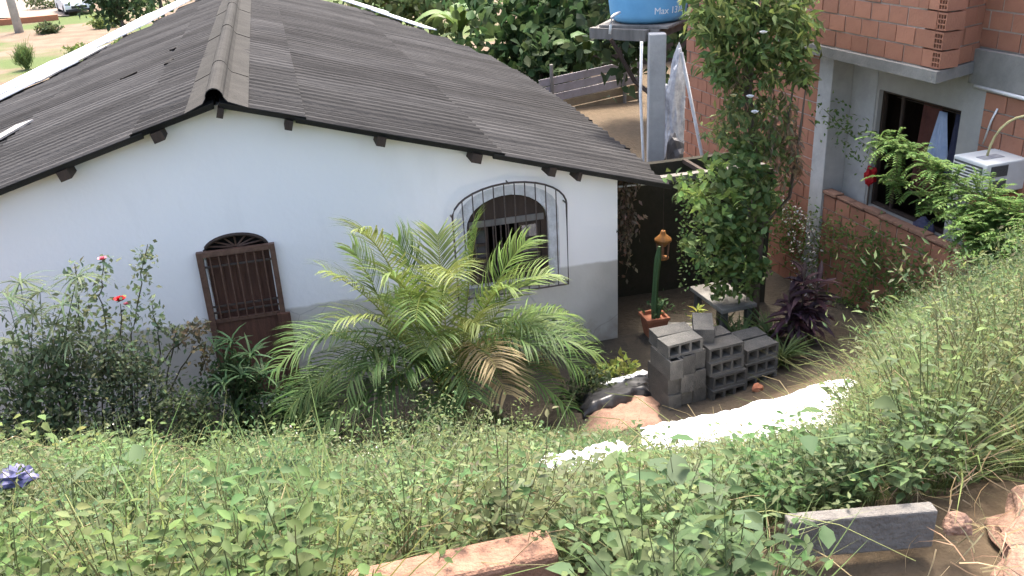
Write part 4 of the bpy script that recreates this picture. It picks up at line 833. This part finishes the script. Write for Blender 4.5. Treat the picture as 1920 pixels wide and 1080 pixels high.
fl.build('pale_shoots', LEAFG, tree)  # paler yellow-green leaves than the vine
for i, (px, py) in enumerate([(1431, 64), (1406, 184), (1415, 213), (1352, 35), (1375, 182)]):
    bloom(PYp(px, py, TYY-.6)-tb, .045 if i < 3 else .04, 'white_paint' if i < 3 else 'hose_yellow', tree, 'flower')
# lilies round the tree foot
for i, (px, py, lb) in enumerate([(1350, 610, 'grassy lily clump left of the tree foot'), (1385, 640, 'grassy lily clump in front of the tree foot behind the blocks'), (1440, 640, 'grassy lily clump right of the tree foot'), (1460, 690, 'grassy lily clump below the purple plant')]):
    p = PZp(px, py+25, .08); gz_ = tz(p[0], p[1]); t = thing('lily_clump', lb, 'lily', (p[0], p[1], gz_), 0, 'strap leaved clumps around the tree'); fl = Fol(); fan_tuft(fl, (p[0], p[1], gz_), 46, .48, .026, (.105, .15, .055), .7, .8); fan_tuft(fl, (p[0]+.12, p[1]+.08, gz_), 24, .4, .02, (.13, .17, .07), .9, .7); fl.build('leaves', LEAF, t)
# croton
p = PZp(1306, 640, .05); gz_ = tz(p[0], p[1]); t = thing('croton', 'small yellow green croton beside the concrete blocks', 'plant', (p[0], p[1], gz_)); fl = Fol(); fl.add(twig([(p[0], p[1], gz_-.03), (p[0], p[1], gz_+.5)], .01, .006, (.1, .09, .05)))
n = 60; P = np.array([(p[0], p[1], gz_)])+np.stack([np.zeros(n), np.zeros(n), RNG.uniform(.18, .52, n)], 1); a = RNG.uniform(0, 6.28, n); fl.add(place(OVAL4, P, np.stack([np.cos(a), np.sin(a), RNG.uniform(-.1, .8, n)], 1), np.repeat([[0, 0, 1.]], n, 0), RNG.uniform(.10, .17, n), .045, cvar((.22, .25, .04), n, .4))); fl.build('leaves', LEAFG, t)
# purple cordyline
p = PZp(1495, 672, .1); gz_ = tz(p[0], p[1]); t = thing('purple_cordyline', 'purple leaved cordyline at the foot of the brick wall', 'plant', (p[0], p[1], gz_))
for sx, h in [(-.14, .75), (0, 1.0), (.14, .8), (.05, .5), (-.05, .45)]:
    fl = Fol(); x0 = p[0]+sx; fl.add(twig([(x0, p[1], gz_-.03), (x0+sx*.4, p[1], gz_+h)], .018, .012, (.09, .07, .06))); n = 30; u = RNG.uniform(.25, 1, n); P = np.stack([x0+sx*.4*u, np.full(n, p[1]), gz_+h*u], 1); a = RNG.uniform(0, 6.28, n)
    fl.add(place(OVAL8, P, np.stack([np.cos(a), np.sin(a), u*1.3-.7+RNG.normal(size=n)*.25], 1), np.repeat([[0, 0, 1.]], n, 0)+RNG.normal(size=(n, 3))*.2, RNG.uniform(.24, .38, n), .085, cvar((.072, .040, .050), n, .45, .2))); fl.build('leaf_rosette', LEAFG, t)
# dried vine on the house corner
dv = thing('dried_vine', 'brown dried vine hanging at the right corner of the white house', 'vine', (4.08, 10.75, 2.2)); fl = Fol()
for k in range(9):
    x = 4.05+RNG.uniform(0, .22); y0 = 10.65+RNG.uniform(0, .4); zt, zb = 2.15, RNG.uniform(.7, 1.5); pts = np.array([(x+RNG.normal()*.02, y0+RNG.normal()*.03, z) for z in np.linspace(zt, zb, 8)]); fl.add(twig(pts, .008, .004, (.12, .09, .06)))
    n = 42; P = pts[RNG.integers(0, 8, n)]+RNG.normal(size=(n, 3))*.06; P[:, 0] = np.maximum(P[:, 0], 4.0); fl.add(at_leaves(OVAL4, P, .09, .045, (.20, .15, .105), -1.))
fl.build('dry_leaves', LEAF, dv)
# climbing vine on the brick wall
vn = thing('wall_vine', 'thin light green vine spreading over the lower brick wall', 'vine', (6.95, 9.2, tz(6.95, 9.2))); fl = Fol()
def facp(px, py, lx):
    N = np.array((math.cos(R(3)), math.sin(R(3)), 0)); r_ = ray(px, py); t_ = (N@np.array((7.2+lx, 9.9, 0))-N@CAM)/(N@r_); return CAM+t_*r_
for path, n in [([(1450, 390), (1540, 430), (1640, 450), (1740, 500)], 420), ([(1440, 450), (1530, 470), (1640, 500), (1720, 560)], 380), ([(1545, 205), (1590, 250), (1650, 290)], 120), ([(1560, 600), (1600, 560), (1640, 480)], 260), ([(1640, 620), (1690, 560), (1760, 520)], 260), ([(1460, 400), (1500, 470), (1530, 560)], 200)]:
    n = int(n*1.8); P = np.array([facp(a, b, -.12) for a, b in path]); t_ = np.linspace(0, 1, 12); pts = np.stack([np.interp(t_, np.linspace(0, 1, len(P)), P[:, k]) for k in range(3)], 1); fl.add(twig(pts, .006, .003, (.12, .13, .06)))
    tt = RNG.uniform(0, 1, n); q = np.stack([np.interp(tt, t_, pts[:, k]) for k in range(3)], 1)+RNG.normal(size=(n, 3))*np.array((.07, .16, .15)); q[:, 0] = np.minimum(q[:, 0], 7.13); fl.add(at_leaves(OVAL4, q, RNG.uniform(.04, .09, n), .038, (.11, .175, .05), .2))
fl.add(twig([(6.95, 9.2, tz(6.95, 9.2)-.05), (6.98, 9.2, .8), facp(1640, 480, -.12)], .012, .006, (.1, .1, .05))); fl.build('runners', LEAF, vn)
# lichen-like white blooms on dead climber at the wall
wc = thing('white_flower_climber', 'dry climber with small white blossoms beside the tree trunk', 'climber', tuple(facp(1500, 560, -.3))); wc.location.z = tz(wc.location.x, wc.location.y); fl = Fol(); w0 = np.array(wc.location)
for path in [[(1465, 370), (1490, 440), (1515, 540)], [(1490, 390), (1525, 440), (1520, 560)]]:
    P = np.array([facp(a, b, -.3) for a, b in path]+[w0]); fl.add(twig(P[::-1], .010, .005, (.2, .17, .13))); n = 130; tt = RNG.uniform(0, .85, n); q = np.stack([np.interp(tt, np.linspace(0, 1, len(P)), P[:, k]) for k in range(3)], 1)+RNG.normal(size=(n, 3))*.06; fl.add(at_leaves(OVAL4, q, RNG.uniform(.03, .06, n), .03, (.62, .58, .55), .2, .3)); fl.add(at_leaves(OVAL4, q+RNG.normal(size=(n, 3))*.05, RNG.uniform(.04, .07, n), .03, (.16, .13, .08), .2, .3))
fl.build('blossoms', LEAF, wc)
# feathery shrub arching in from the right
fs0 = np.array((6.35, 5.9, tz(6.35, 5.9))); fs = thing('feathery_shrub', 'feathery green shrub arching in front of the brick window', 'shrub', fs0)
def feather_branch(path, X, rad, n, name='branch'):
    fl = Fol(); P = np.array([PXp(a, b, X) for a, b in path]); t_ = np.linspace(0, 1, 16); pts = np.stack([np.interp(t_, np.linspace(0, 1, len(P)), P[:, k]) for k in range(3)], 1); pts[0] = fs0-np.array((0, 0, .05)); fl.add(twig(pts, .016, .004, (.12, .12, .06)))
    m_ = n//18
    for i in range(m_):
        u = RNG.uniform(.12, 1); b0 = np.array([np.interp(u, t_, pts[:, k]) for k in range(3)]); d = rdir(1, .25)[0]; L = rad*RNG.uniform(.6, 1.5)*(1.25-.5*u); e = b0+d*L+np.array((0, 0, -.25*L)); rp2 = bez(b0, b0+d*L*.6+np.array((0, 0, .1*L)), e, 10); fl.add(twig(rp2, .003, .0015, (.13, .16, .06), 3))
        T = np.gradient(rp2, axis=0); T /= np.linalg.norm(T, axis=1, keepdims=True); S = np.cross(T, np.array([[0.1, .1, 1.]])); S /= np.linalg.norm(S, axis=1, keepdims=True)
        for sg in (-1, 1): fl.add(place(OVAL4, rp2[1:], (T*.5+S*sg)[1:], np.repeat([[0, 0, 1.]], 9, 0)+RNG.normal(size=(9, 3))*.2, .055, .026, cvar((.10, .175, .045), 9)))
    return fl.build(name, LEAF, fs)
feather_branch([(1900, 520), (1880, 400), (1790, 340), (1700, 290), (1648, 262)], 6.25, .24, 3600); feather_branch([(1900, 520), (1900, 450), (1840, 410), (1770, 370)], 6.2, .22, 3000); feather_branch([(1900, 520), (1940, 460), (1910, 410), (1860, 400)], 6.2, .22, 2200)
feather_branch([(1900, 520), (1850, 460), (1810, 430)], 6.1, .26, 2200); feather_branch([(1920, 520), (1960, 460), (1940, 420)], 6.1, .22, 1600); feather_branch([(1900, 500), (1840, 440), (1760, 400), (1700, 350), (1650, 330)], 6.35, .17, 1500)
# flower basket on the ledge
p = facp(1632, 330, .15); rf = thing('red_cloth_bundle', 'red cloth bundle on a stick at the brick window ledge', 'cloth', (p[0], p[1], 1.53)); crm = crumple('cloth_lump', '', '', (0, 0, p[2]-1.53), (.075, .075, .13), 'cloth_red', 6, 3, .5, flat=False); crm.parent = rf
for k_ in ('label', 'category'): del crm[k_]
MB().tube([(0, 0, -.005), (0, 0, p[2]-1.53)], .012, 6).build('stick', 'iron', rf)
p = facp(1738, 372, .2); crumple('blue_flower_pot', 'blurry blue bundle on the ledge below the hanging clothes', 'bundle', (p[0], p[1], 1.60), (.12, .14, .14), 'cloth_navy', 8, 3, .4)

# ================================================================ BACKGROUND
def big_leaf_tree(name, label, cat, px, py, Y, spread, n, L, base, shape=OVAL8, wr=.7, trunk=.09, stems=7, gx=None):
    top = PYp(px, py, Y); gz_ = tz(top[0], Y); root = thing(name, label, cat, (top[0], Y, gz_)); g0 = np.array((top[0], Y, gz_)); fl = Fol(); cen = top+rdir(stems*3)*np.array(spread)*RNG.uniform(.4, 1, (stems*3, 1))
    MB().tube([(0, 0, -.1), (.05, 0, (top[2]-gz_)*.5), (0, .05, top[2]-gz_)], [trunk, trunk*.8, trunk*.5], 8).build('trunk', 'bark', root, True)
    for q in cen: fl.add(twig(bez(top-np.array((0, 0, spread[2]*.8)), (top+q)/2+np.array((0, 0, .2)), q, 7), .03, .008, (.12, .13, .07)))
    k = RNG.integers(0, len(cen), n); P = cen[k]+RNG.normal(size=(n, 3))*np.array(spread)*.28; fl.add(at_leaves(shape, P, RNG.uniform(.6, 1.25, n)*L, L*wr, base, -.25, .35, .2)); fl.build('crown', LEAF, root); return root
big_leaf_tree('castor_tree', 'large leaved dark green tree directly behind the roof', 'tree', 960, 55, 25.5, (2.0, 1.2, 1.3), 900, .42, (.045, .085, .03))
big_leaf_tree('castor_tree', 'dark broad leaved tree left of the tank behind the fence', 'tree', 1075, 30, 24.5, (1.1, .9, 1.4), 600, .38, (.05, .09, .035))
big_leaf_tree('fruit_tree', 'pale green leafy tree above the right roof end', 'tree', 800, -10, 30.0, (2.2, 1.2, 1.3), 1100, .36, (.09, .13, .05))
big_leaf_tree('fruit_tree', 'lighter tree behind the white roof strip near the ridge', 'tree', 700, -25, 34.0, (2.0, 1.2, 1.3), 800, .34, (.08, .12, .045))
big_leaf_tree('fruit_tree', 'dark leaved tree at the fence end left of the tank post', 'tree', 1010, 120, 23.6, (1.0, .6, .9), 420, .34, (.04, .07, .028))
big_leaf_tree('dark_tree', 'dark hanging tree crown above the left roof edge', 'tree', 215, -10, 31.0, (.9, .8, 1.0), 1300, .20, (.04, .07, .03), OVAL4, trunk=.1)
big_leaf_tree('dark_tree', 'dark tree crown right of the hanging crown at the top edge', 'tree', 290, -40, 33.0, (1.1, .8, .9), 1000, .20, (.045, .075, .03), OVAL4, trunk=.1)
big_leaf_tree('dark_tree', 'tall dark tree behind the tank and platform', 'tree', 1232, -10, 20.0, (1.6, .8, 1.5), 900, .34, (.035, .055, .025))
big_leaf_tree('yard_tree', 'broad tree in the yard behind the vine tree', 'tree', 1330, -20, 19.0, (1.3, .8, 1.8), 900, .30, (.05, .085, .035))
def banana(px, py, Y, lab, n=8, L=2.0):
    top = PYp(px, py, Y); gz_ = tz(top[0], Y); root = thing('banana_plant', lab, 'banana plant', (top[0], Y, gz_), 0, 'banana plants behind the house'); t0 = np.array((top[0], Y, top[2]-.6))
    MB().tube([(0, 0, -.1), (0, 0, max(.4, top[2]-gz_-.6))], [.12, .07], 9).build('pseudostem', 'stem_green', root, True)
    for k in range(n):
        a = k*2.4+RNG.uniform(-.3, .3); d = np.array((math.cos(a), math.sin(a), 0)); e = t0+d*L*.75+np.array((0, 0, RNG.uniform(-.2, .9))); pts = bez(t0, t0+d*L*.3+np.array((0, 0, L*.6)), e, 12); T = np.gradient(pts, axis=0); S = np.cross(T, [[0, 0, 1.]]); S /= np.maximum(np.linalg.norm(S, axis=1, keepdims=True), .01)
        wv = np.sin(np.linspace(.1, 1, 12)*math.pi*.93)[:, None]*.22+.01; Lf = pts-S*wv+np.array((0, 0, -.08))*wv/.2; Rt = pts+S*wv+np.array((0, 0, -.08))*wv/.2; V = np.concatenate([Lf, pts, Rt]); F = []
        for i in range(11):
            for o_ in (0, 12): F += [(o_+i, o_+i+1, o_+13+i), (o_+i, o_+13+i, o_+12+i)]
        mesh_obj('leaf', V-np.array(root.location), np.array(F), LEAFG, root, True, cvar((.085, .145, .045), 1)[0][None].repeat(len(V), 0))
banana(1100, 70, 23.8, 'banana plant left of the tank platform'); banana(860, 20, 27.5, 'banana plant rising over the right roof slope'); banana(745, 10, 31.0, 'pale banana plant beside the white roof strip')
# shed wall far behind the tank
tag(MB().box(9.2, 13.2, 27, 30, -.2, 3.4).build('far_shed', 'dark_wood'), 'dark shed far behind the water tank', 'shed')
# field: car, pole, tuft, kerb
def car(loc, rz):
    t = thing('parked_car', 'white car parked on the dirt field far left', 'car', loc, rz)
    side = [(-2.0, .28), (2.0, .28), (2.05, .55), (1.95, .78), (1.1, .92), (.45, 1.42), (-1.2, 1.45), (-1.9, .95), (-2.05, .6)]
    MB().plate(side, [], lambda u, v, q: (u, q*(1-.12*max(0, v-.9)), v), -.83, .83).build('body', 'car_white', t); 
    MB().add([(1.12, -.68, .95), (1.12, .68, .95), (.50, .62, 1.38), (.50, -.62, 1.38)], [(0, 1, 2, 3)]).build('windscreen', 'car_glass', t).location = (.03, 0, .02)
    for s in (-1, 1):
        MB().box(-1.3, .5, s*.80-.01, s*.80+.01, .98, 1.32).build('side_window', 'car_glass', t); bevel(MB().box(1.93, 2.06, s*.62-.16, s*.62+.16, .62, .76).build('headlight', 'plastic_silver', t), .03)
        for x in (-1.25, 1.3):
            w_ = MB().lathe([(.18, -.1), (.31, -.1), (.32, 0), (.31, .1), (.18, .1)], seg=18).build('wheel', 'rubber', t, True); w_.rotation_euler = (math.pi/2, 0, 0); w_.location = (x, s*.74, .31)
    MB().box(2.03, 2.08, -.45, .45, .42, .58).build('grille', 'rubber', t); MB().box(2.02, 2.1, -.8, .8, .26, .38).build('bumper', 'rubber', t)
cz_ = PZp(133, 24, 0.1); car((cz_[0], cz_[1]+1.5, tz(cz_[0], cz_[1]+1.5)), R(-72))
pp = PZp(36, 58, 0.05); up_ = thing('utility_pole', 'pale concrete utility pole on the dirt field', 'pole', (pp[0], pp[1], tz(pp[0], pp[1])))
MB().tube([(0, 0, -.3), (-.15, 0, 7)], [.24, .16], 12).build('shaft', 'plaster_pale', up_, True); MB().box(-.95, .65, -.06, .06, 6.4, 6.52).build('crossarm', 'wood_grey', up_)
q = PZp(52, 128, 0.05); shrub('grass_tuft', 'upright green grass tuft on the dirt field', 'grass tuft', (q[0], q[1], tz(q[0], q[1])+.35), (.28, .28, .35), 700, .4, (.08, .125, .04), BLADE, 1.6, wr=.06)
for px, py, lab, s in [(90, 60, 'low dark bush near the utility pole', .4), (85, 15, 'thin bush left of the parked car', .8), (195, 50, 'grassy bush behind the roof edge', .5), (250, 90, 'yellowish bush by the left roof edge', .45), (150, 105, 'low grassy bush in the middle of the field', .4)]:
    q = PZp(px, py, 0.05); shrub('field_bush', lab, 'bush', (q[0], q[1], tz(q[0], q[1])+s*.5), (s*1.2, s, s*.6), 500, .22, (.11, .15, .045) if px > 140 else (.07, .09, .04), group='bushes on the field')
ka, kb_ = PZp(-40, 50, 0), PZp(110, 36, 0); d = kb_-ka; tag(MB().box(0, float(np.linalg.norm(d)), -.12, .12, -.1, .28, rotM((ka[0], ka[1], .0), math.atan2(d[1], d[0]))).build('dirt_kerb', 'terracotta'), 'long low reddish kerb across the dirt field', 'kerb')
q = [PZp(a, b, 0) for a, b in [(-300, 44), (130, 30), (140, -20), (-300, -12)]]
rd = mesh_obj('dirt_road', [(p_[0], p_[1], float(terrain(p_[0], p_[1]))+.06) for p_ in q], [(0, 1, 2, 3)], 'soil_pale'); rd['kind'] = 'structure'
# weeds, grass: stuff
SILX = [-400, 0, 80, 160, 300, 420, 500, 600, 700, 760, 830, 900, 1000, 1050, 1110, 1180, 1250, 1320, 1400, 1500, 1580, 1625, 1655, 1690, 1740, 1800, 1860, 1920, 2300]
SILY = [790, 770, 790, 815, 800, 815, 800, 800, 765, 730, 720, 765, 770, 790, 815, 822, 848, 840, 832, 815, 795, 735, 650, 600, 545, 490, 455, 430, 330]
def herb(nl, L, base, h=.5, branches=6, shape=OVAL4, wr=.58, spread=.2, flower=0):
    f = Fol()
    for b in range(branches):
        a = b*2.4+RNG.uniform(-.4, .4); r_ = spread*RNG.uniform(.4, 1.1) if b else .02; hh = h*RNG.uniform(.65, 1.0) if b else h; pts = bez((0, 0, 0), (r_*.3*math.cos(a), r_*.3*math.sin(a), hh*.6), (r_*math.cos(a), r_*math.sin(a), hh), 5); f.add(twig(pts, .0022, .0012, (.15, .17, .08), 3))
        m_ = nl//branches; t_ = np.linspace(.25, 1, m_)**.8; q = np.stack([np.interp(t_, np.linspace(0, 1, 5), pts[:, k]) for k in range(3)], 1); aa = np.arange(m_)*math.pi+(np.arange(m_)//2)*1.57+RNG.uniform(0, 1, m_)*.7
        D = np.stack([np.cos(aa), np.sin(aa), RNG.uniform(-.25, .55, m_)], 1); q = q+D*np.array((1, 1, .2))*L*.25
        f.add(place(shape, q, D, np.repeat([[0, 0, 1.]], m_, 0)+RNG.normal(size=(m_, 3))*.3, RNG.uniform(.6, 1.25, m_)*L*(1.2-.4*t_), L*wr*(1.2-.4*t_), cvar(base, m_, .28, .12)))
        if flower: q2 = pts[-1]+RNG.normal(size=(flower, 3))*.03; f.add(at_leaves(OVAL4, q2, .014, .012, (.6, .6, .5), .5))
    return f.get()
def tuft(n, L, base, wd=.007, lean=.5):
    f = Fol(); a = RNG.uniform(0, 6.28, n); D = np.stack([np.cos(a)*lean*RNG.uniform(.2, 1.2, n), np.sin(a)*lean*RNG.uniform(.2, 1.2, n), np.ones(n)], 1); f.add(place(DROOP, np.stack([RNG.normal(size=n)*.03, RNG.normal(size=n)*.03, np.zeros(n)], 1), D, np.stack([np.cos(a), np.sin(a), np.full(n, .3)], 1)*-1+np.array([0, 0, 1.2]), RNG.uniform(.5, 1.1, n)*L, wd, cvar(base, n, .25, .15))); return f.get()
def wisp(h, base, n=34):
    f = Fol(); 
    for b in range(4):
        a = RNG.uniform(0, 6.28); r_ = RNG.uniform(.05, .25); pts = bez((0, 0, 0), (0, 0, h*.6), (r_*math.cos(a), r_*math.sin(a), h*RNG.uniform(.7, 1)), 7); f.add(twig(pts, .004, .0015, (.20, .22, .10), 3)); q = pts[RNG.integers(2, 7, n)]+RNG.normal(size=(n, 3))*np.array((.05, .05, .05)); f.add(at_leaves(OVAL4, q, RNG.uniform(.015, .04, n), .012, base, .5))
    return f.get()
G1, G2, G3, G4 = (.092, .140, .050), (.068, .112, .040), (.122, .165, .066), (.114, .140, .066)
herbs_n = [herb(88, .045, G1, .5, 7, OVAL8), herb(72, .054, G2, .5, 6, OVAL8), herb(100, .040, G3, .5, 8, OVAL8), herb(80, .046, G4, .5, 7, OVAL8, .42, .24, 0)]
herbs_f = [herb(84, .060, G1, .6, 7), herb(66, .072, G2, .6, 6), herb(96, .048, G3, .6, 8), herb(72, .056, G4, .6, 6, OVAL4, .45, .26, 1)]
broads = [herb(15, .125, (.088, .13, .055), .42, 3, OVAL8, .66, .2), herb(12, .12, (.11, .145, .07), .42, 3, OVAL8, .75, .22)]
tufts = [tuft(24, 1.0, (.115, .15, .055)), tuft(22, 1.0, (.095, .135, .042), .007, .7), tuft(16, 1.0, (.16, .165, .075), .006, .8)]
wisps = [wisp(1.0, (.105, .145, .058)), wisp(1.0, (.13, .165, .072)), wisp(1.0, (.165, .18, .095))]
def inquad(P, Q, grow=0.0):
    c = sum(Q)/4; Q = [c+(q-c)*(1+grow) for q in Q]; s_ = None; ok = np.ones(len(P), bool); sg = None
    for i in range(4):
        a, b_ = Q[i], Q[(i+1) % 4]; cr = (b_[0]-a[0])*(P[:, 1]-a[1])-(b_[1]-a[1])*(P[:, 0]-a[0]); sg = np.sign((b_[0]-a[0])*(c[1]-a[1])-(b_[1]-a[1])*(c[0]-a[0])); ok &= (cr*sg) > 0
    return ok
def scatter(n, x0, x1, y0, y1, hlo, hhi, capk=1.0, dens=None):
    P = np.stack([RNG.uniform(x0, x1, n), RNG.uniform(y0, y1, n)], 1)
    if dens is not None: P = P[RNG.uniform(0, 1, len(P)) < dens(P)]
    z = terrain(P[:, 0], P[:, 1]); P3 = np.stack([P[:, 0], P[:, 1], z], 1); v = P3-CAM; d = v@FW; px = 960+FPX*(v@RT)/d; py = 540-FPX*(v@UP)/d
    ok = (d > .4) & (px > -450) & (px < 2650) & (py < 1500); ok &= ~((P[:, 0] > 6.9))
    ok &= ~((P[:, 0] > -.05) & (P[:, 0] < .58) & (P[:, 1] < 2.0)); ok &= ~((P[:, 0] > 1.0) & (P[:, 1] < 1.90)); ok &= ~((P[:, 0] > 1.55) & (P[:, 1] < 1.9))
    ok &= ~((P[:, 0] > SX-.25) & (P[:, 0] < SX+1.55) & (P[:, 1] > SY-.3) & (P[:, 1] < SY+.7))
    for Q in EXCL: ok &= ~inquad(P, Q, .08)
    P3, px = P3[ok], px[ok]; sil = np.interp(px, SILX, SILY)+20*np.sin(px*.019+.6)*(px < 1100)+10*np.sin(px*.057+1.)+26*smooth(1120, 980, px)+RNG.triangular(-30, 8, 46, len(px))*(1-.75*((px > 1180) & (px < 1640))); sil = np.where((px > 1005) & (px < 1180) & (P3[:, 1] < 4.75), np.maximum(sil, 892-.2*(px-1015)), sil); sil = np.where((px > 1185) & (px < 1345) & (P3[:, 1] < 6.5), np.maximum(sil, 850), sil); r_ = FW[None]+RT[None]*((px-960)/FPX)[:, None]-UP[None]*((sil-540)/FPX)[:, None]; cap = CAM[2]+r_[:, 2]/r_[:, 1]*P3[:, 1]
    h = np.minimum(RNG.uniform(hlo, hhi, len(px)), (cap-P3[:, 2])*capk); k = h > .07; return P3[k]-np.array((0, 0, .02)), h[k]
def spread(name, protos, P, h, href=.5, parent=None, colv=.22, uni=True):
    fl = Fol(); u_ = .5+.27*np.sin(P[:, 0]*2.3+1.1*np.sin(P[:, 1]*1.7))+.27*np.sin(P[:, 1]*2.9+1.3*np.sin(P[:, 0]*1.9+1.)); k = np.clip((u_*len(protos)).astype(int), 0, len(protos)-1); k = np.where(RNG.uniform(0, 1, len(P)) < .3, RNG.integers(0, len(protos), len(P)), k)
    for i, pr in enumerate(protos):
        s_ = k == i; n = int(s_.sum())
        if not n: continue
        dryz = smooth(1.2, 2.4, P[s_][:, 0])*smooth(5.5, 3.0, P[s_][:, 1])*(.4+.6*patch(P[s_], 1.6, .4)); sc = np.stack([np.clip(h[s_]/href, .75, 1.15)]*2+[np.clip(h[s_]/href, .2, 1.4)], 1) if uni else np.stack([np.clip(h[s_]*1.2, .35, 1.2)]*2+[h[s_]], 1); cm = 1+RNG.uniform(-colv, colv, (n, 1))*np.ones((1, 3))+(.5-patch(P[s_], .8, 2.2))[:, None]*np.array((.22, .04, -.05))+dryz[:, None]*np.array((.18, .05, .12))+RNG.uniform(-.1, .1, (n, 3)); fl.add(inst(pr, P[s_], RNG.uniform(0, 6.28, n), sc, RNG.normal(size=(n, 2))*.12, cm))
    V, F, C = fl.get(); o = mesh_obj(name, V, F, LEAF, parent, True, C); o['kind'] = 'stuff'; return o
patch = lambda P, sx=1.0, off=0.0: .5+.5*np.sin(P[:, 0]*2.1*sx+off)*np.sin(P[:, 1]*1.9*sx+1.3*off)
def tag_stuff(o, label, cat): o['label'] = label; o['category'] = cat
P, h = scatter(4400, -3.2, 6.6, 1.35, 4.2, .30, .62, dens=lambda P: np.where(P[:, 0] > 1.9, .45, 1.)*(.22+.62*patch(P, 1.3, .7))); tag_stuff(spread('leafy_weeds', herbs_n, P, h), 'dense leafy green weeds covering the near bank', 'weeds')
P, h = scatter(5200, -3.6, 6.8, 4.2, 8.6, .35, .75, dens=lambda P: np.where(P[:, 0] > 2.6, .5, 1.)*(.3+.55*patch(P, 1.1, .2))); tag_stuff(spread('leafy_weeds', herbs_f, P, h, .6), 'dense leafy weeds further down the bank towards the house', 'weeds')
P, h = scatter(330, -3, 2.2, 1.35, 3.6, .22, .45, .85, dens=lambda P: np.where(P[:, 0] > .2, 1., .25)); tag_stuff(spread('broad_leaf_weeds', broads, P, h, .42), 'broad leaved weeds scattered through the near bank', 'weeds')
P, h = scatter(6500, -3.4, 6.8, 1.35, 8.4, .28, .68, dens=lambda P: np.where(P[:, 0] > 1.9, 1., .6)); tag_stuff(spread('bank_grass', tufts, P, h, uni=False), 'long grass and straw growing through the weeds', 'grass')
P, h = scatter(5200, -3.4, 6.8, 2.0, 8.4, .4, .95, dens=lambda P: np.where(P[:, 0] > 1.6, 1., .5)); tag_stuff(spread('wispy_weeds', wisps, P, h, uni=False), 'pale wispy flowering weeds, thickest on the right of the bank', 'weeds')
def tall_weed(px, py, Y, label, L=.085, n=34, base=(.125, .18, .055)):
    top = PYp(px, py, Y); gz_ = tz(top[0], Y); t = thing('tall_weed', label, 'weed', (top[0], Y, gz_), 0, 'tall weeds standing out of the bank'); fl = Fol(); g0 = np.array((top[0], Y, gz_-.03))
    for b in range(4):
        e = top+np.array((RNG.normal()*.10, RNG.normal()*.08, -RNG.uniform(0, .25)*(b > 0))); pts = bez(g0, (g0+e)/2+np.array((RNG.normal()*.04, 0, .05)), e, 8); fl.add(twig(pts, .005, .002, (.13, .14, .06), 4)); t_ = RNG.uniform(.3, 1, n); q = np.stack([np.interp(t_, np.linspace(0, 1, 8), pts[:, k]) for k in range(3)], 1)+RNG.normal(size=(n, 3))*.03; a = RNG.uniform(0, 6.28, n)
        fl.add(place(OVAL8, q, np.stack([np.cos(a), np.sin(a), RNG.uniform(-.4, .4, n)], 1), np.repeat([[0, 0, 1.]], n, 0)+RNG.normal(size=(n, 3))*.3, RNG.uniform(.6, 1.2, n)*L*(1.2-.5*t_), L*.5, cvar(base, n)))
    fl.build('stems_and_leaves', LEAF, t)
for px, py, Y, lab, L, n, c in [(38, 775, 6.4, 'pale large leaved weed at the far left edge of the bank', .13, 16, (.13, .18, .06)), (110, 850, 5.4, 'large leaved weed right of the pale one at the left edge', .11, 20, (.12, .175, .055)), (155, 812, 6.0, 'yellowish weed on the left of the bank', .09, 26, (.19, .19, .05)), (280, 790, 6.2, 'upright weed below the rose bush', .07, 30, (.11, .16, .05)), (395, 800, 6.4, 'leafy weed below the small lady palm', .08, 30, (.10, .15, .045)),
        (545, 790, 6.4, 'upright weed left of the areca palm foot', .07, 34, (.11, .155, .05)), (735, 715, 7.4, 'tall thin weed in front of the areca palm', .045, 60, (.12, .155, .07)), (800, 722, 7.2, 'tall thin weed right of the other before the palm', .045, 60, (.115, .15, .065)), (975, 750, 7.0, 'upright weed right of the areca palm foot', .05, 44, (.11, .15, .055)), (690, 770, 6.8, 'low bushy weed under the left palm fronds', .06, 40, (.105, .15, .05))]: tall_weed(px, py, Y, lab, L, n, c)
# dry straw litter and arching grass stalks
fl = Fol(); P, h = scatter(3000, -3, 5, 1.4, 7, .25, .6)
for p, hh in zip(P, h):
    a = RNG.uniform(0, 6.28); L = RNG.uniform(.25, .8); d = np.array((math.cos(a), math.sin(a), 0)); z0 = hh*RNG.uniform(.3, .9); c = (.30, .25, .14) if RNG.uniform() < .55 else (.22, .24, .10); fl.add(twig(bez(p+np.array((0, 0, z0*.2)), p+d*L*.4+np.array((0, 0, z0*1.5)), p+d*L+np.array((0, 0, z0*.7)), 5), .003, .0012, c, 3))
V, F, C = fl.get(); o = mesh_obj('straw_stalks', V, F, LEAF, None, True, C); o['kind'] = 'stuff'; tag_stuff(o, 'bent dry straw stalks tangled in the weeds', 'straw')
n = 900; P = np.stack([RNG.uniform(1.5, 2.6, n), RNG.uniform(1.3, 2.0, n)], 1); z = np.maximum(terrain(P[:, 0], P[:, 1]), 3.98)+.05; fl = Fol(); fl.add(at_leaves(BLADE, np.stack([P[:, 0], P[:, 1], z], 1)[:350], .12, .004, (.36, .28, .17), 0.)); V, F, C = fl.get(); o = mesh_obj('straw_litter', V, F, LEAF, None, True, C); o['kind'] = 'stuff'; tag_stuff(o, 'dry straw litter over the sandy soil', 'straw')
q = PYp(28, 898, 3.0); crumple('blue_plastic_bag', 'crumpled violet blue plastic bag in the weeds at the left edge', 'bag', (q[0], q[1], q[2]), (.065, .05, .04), 'bag_violet', 2, 3, .5)
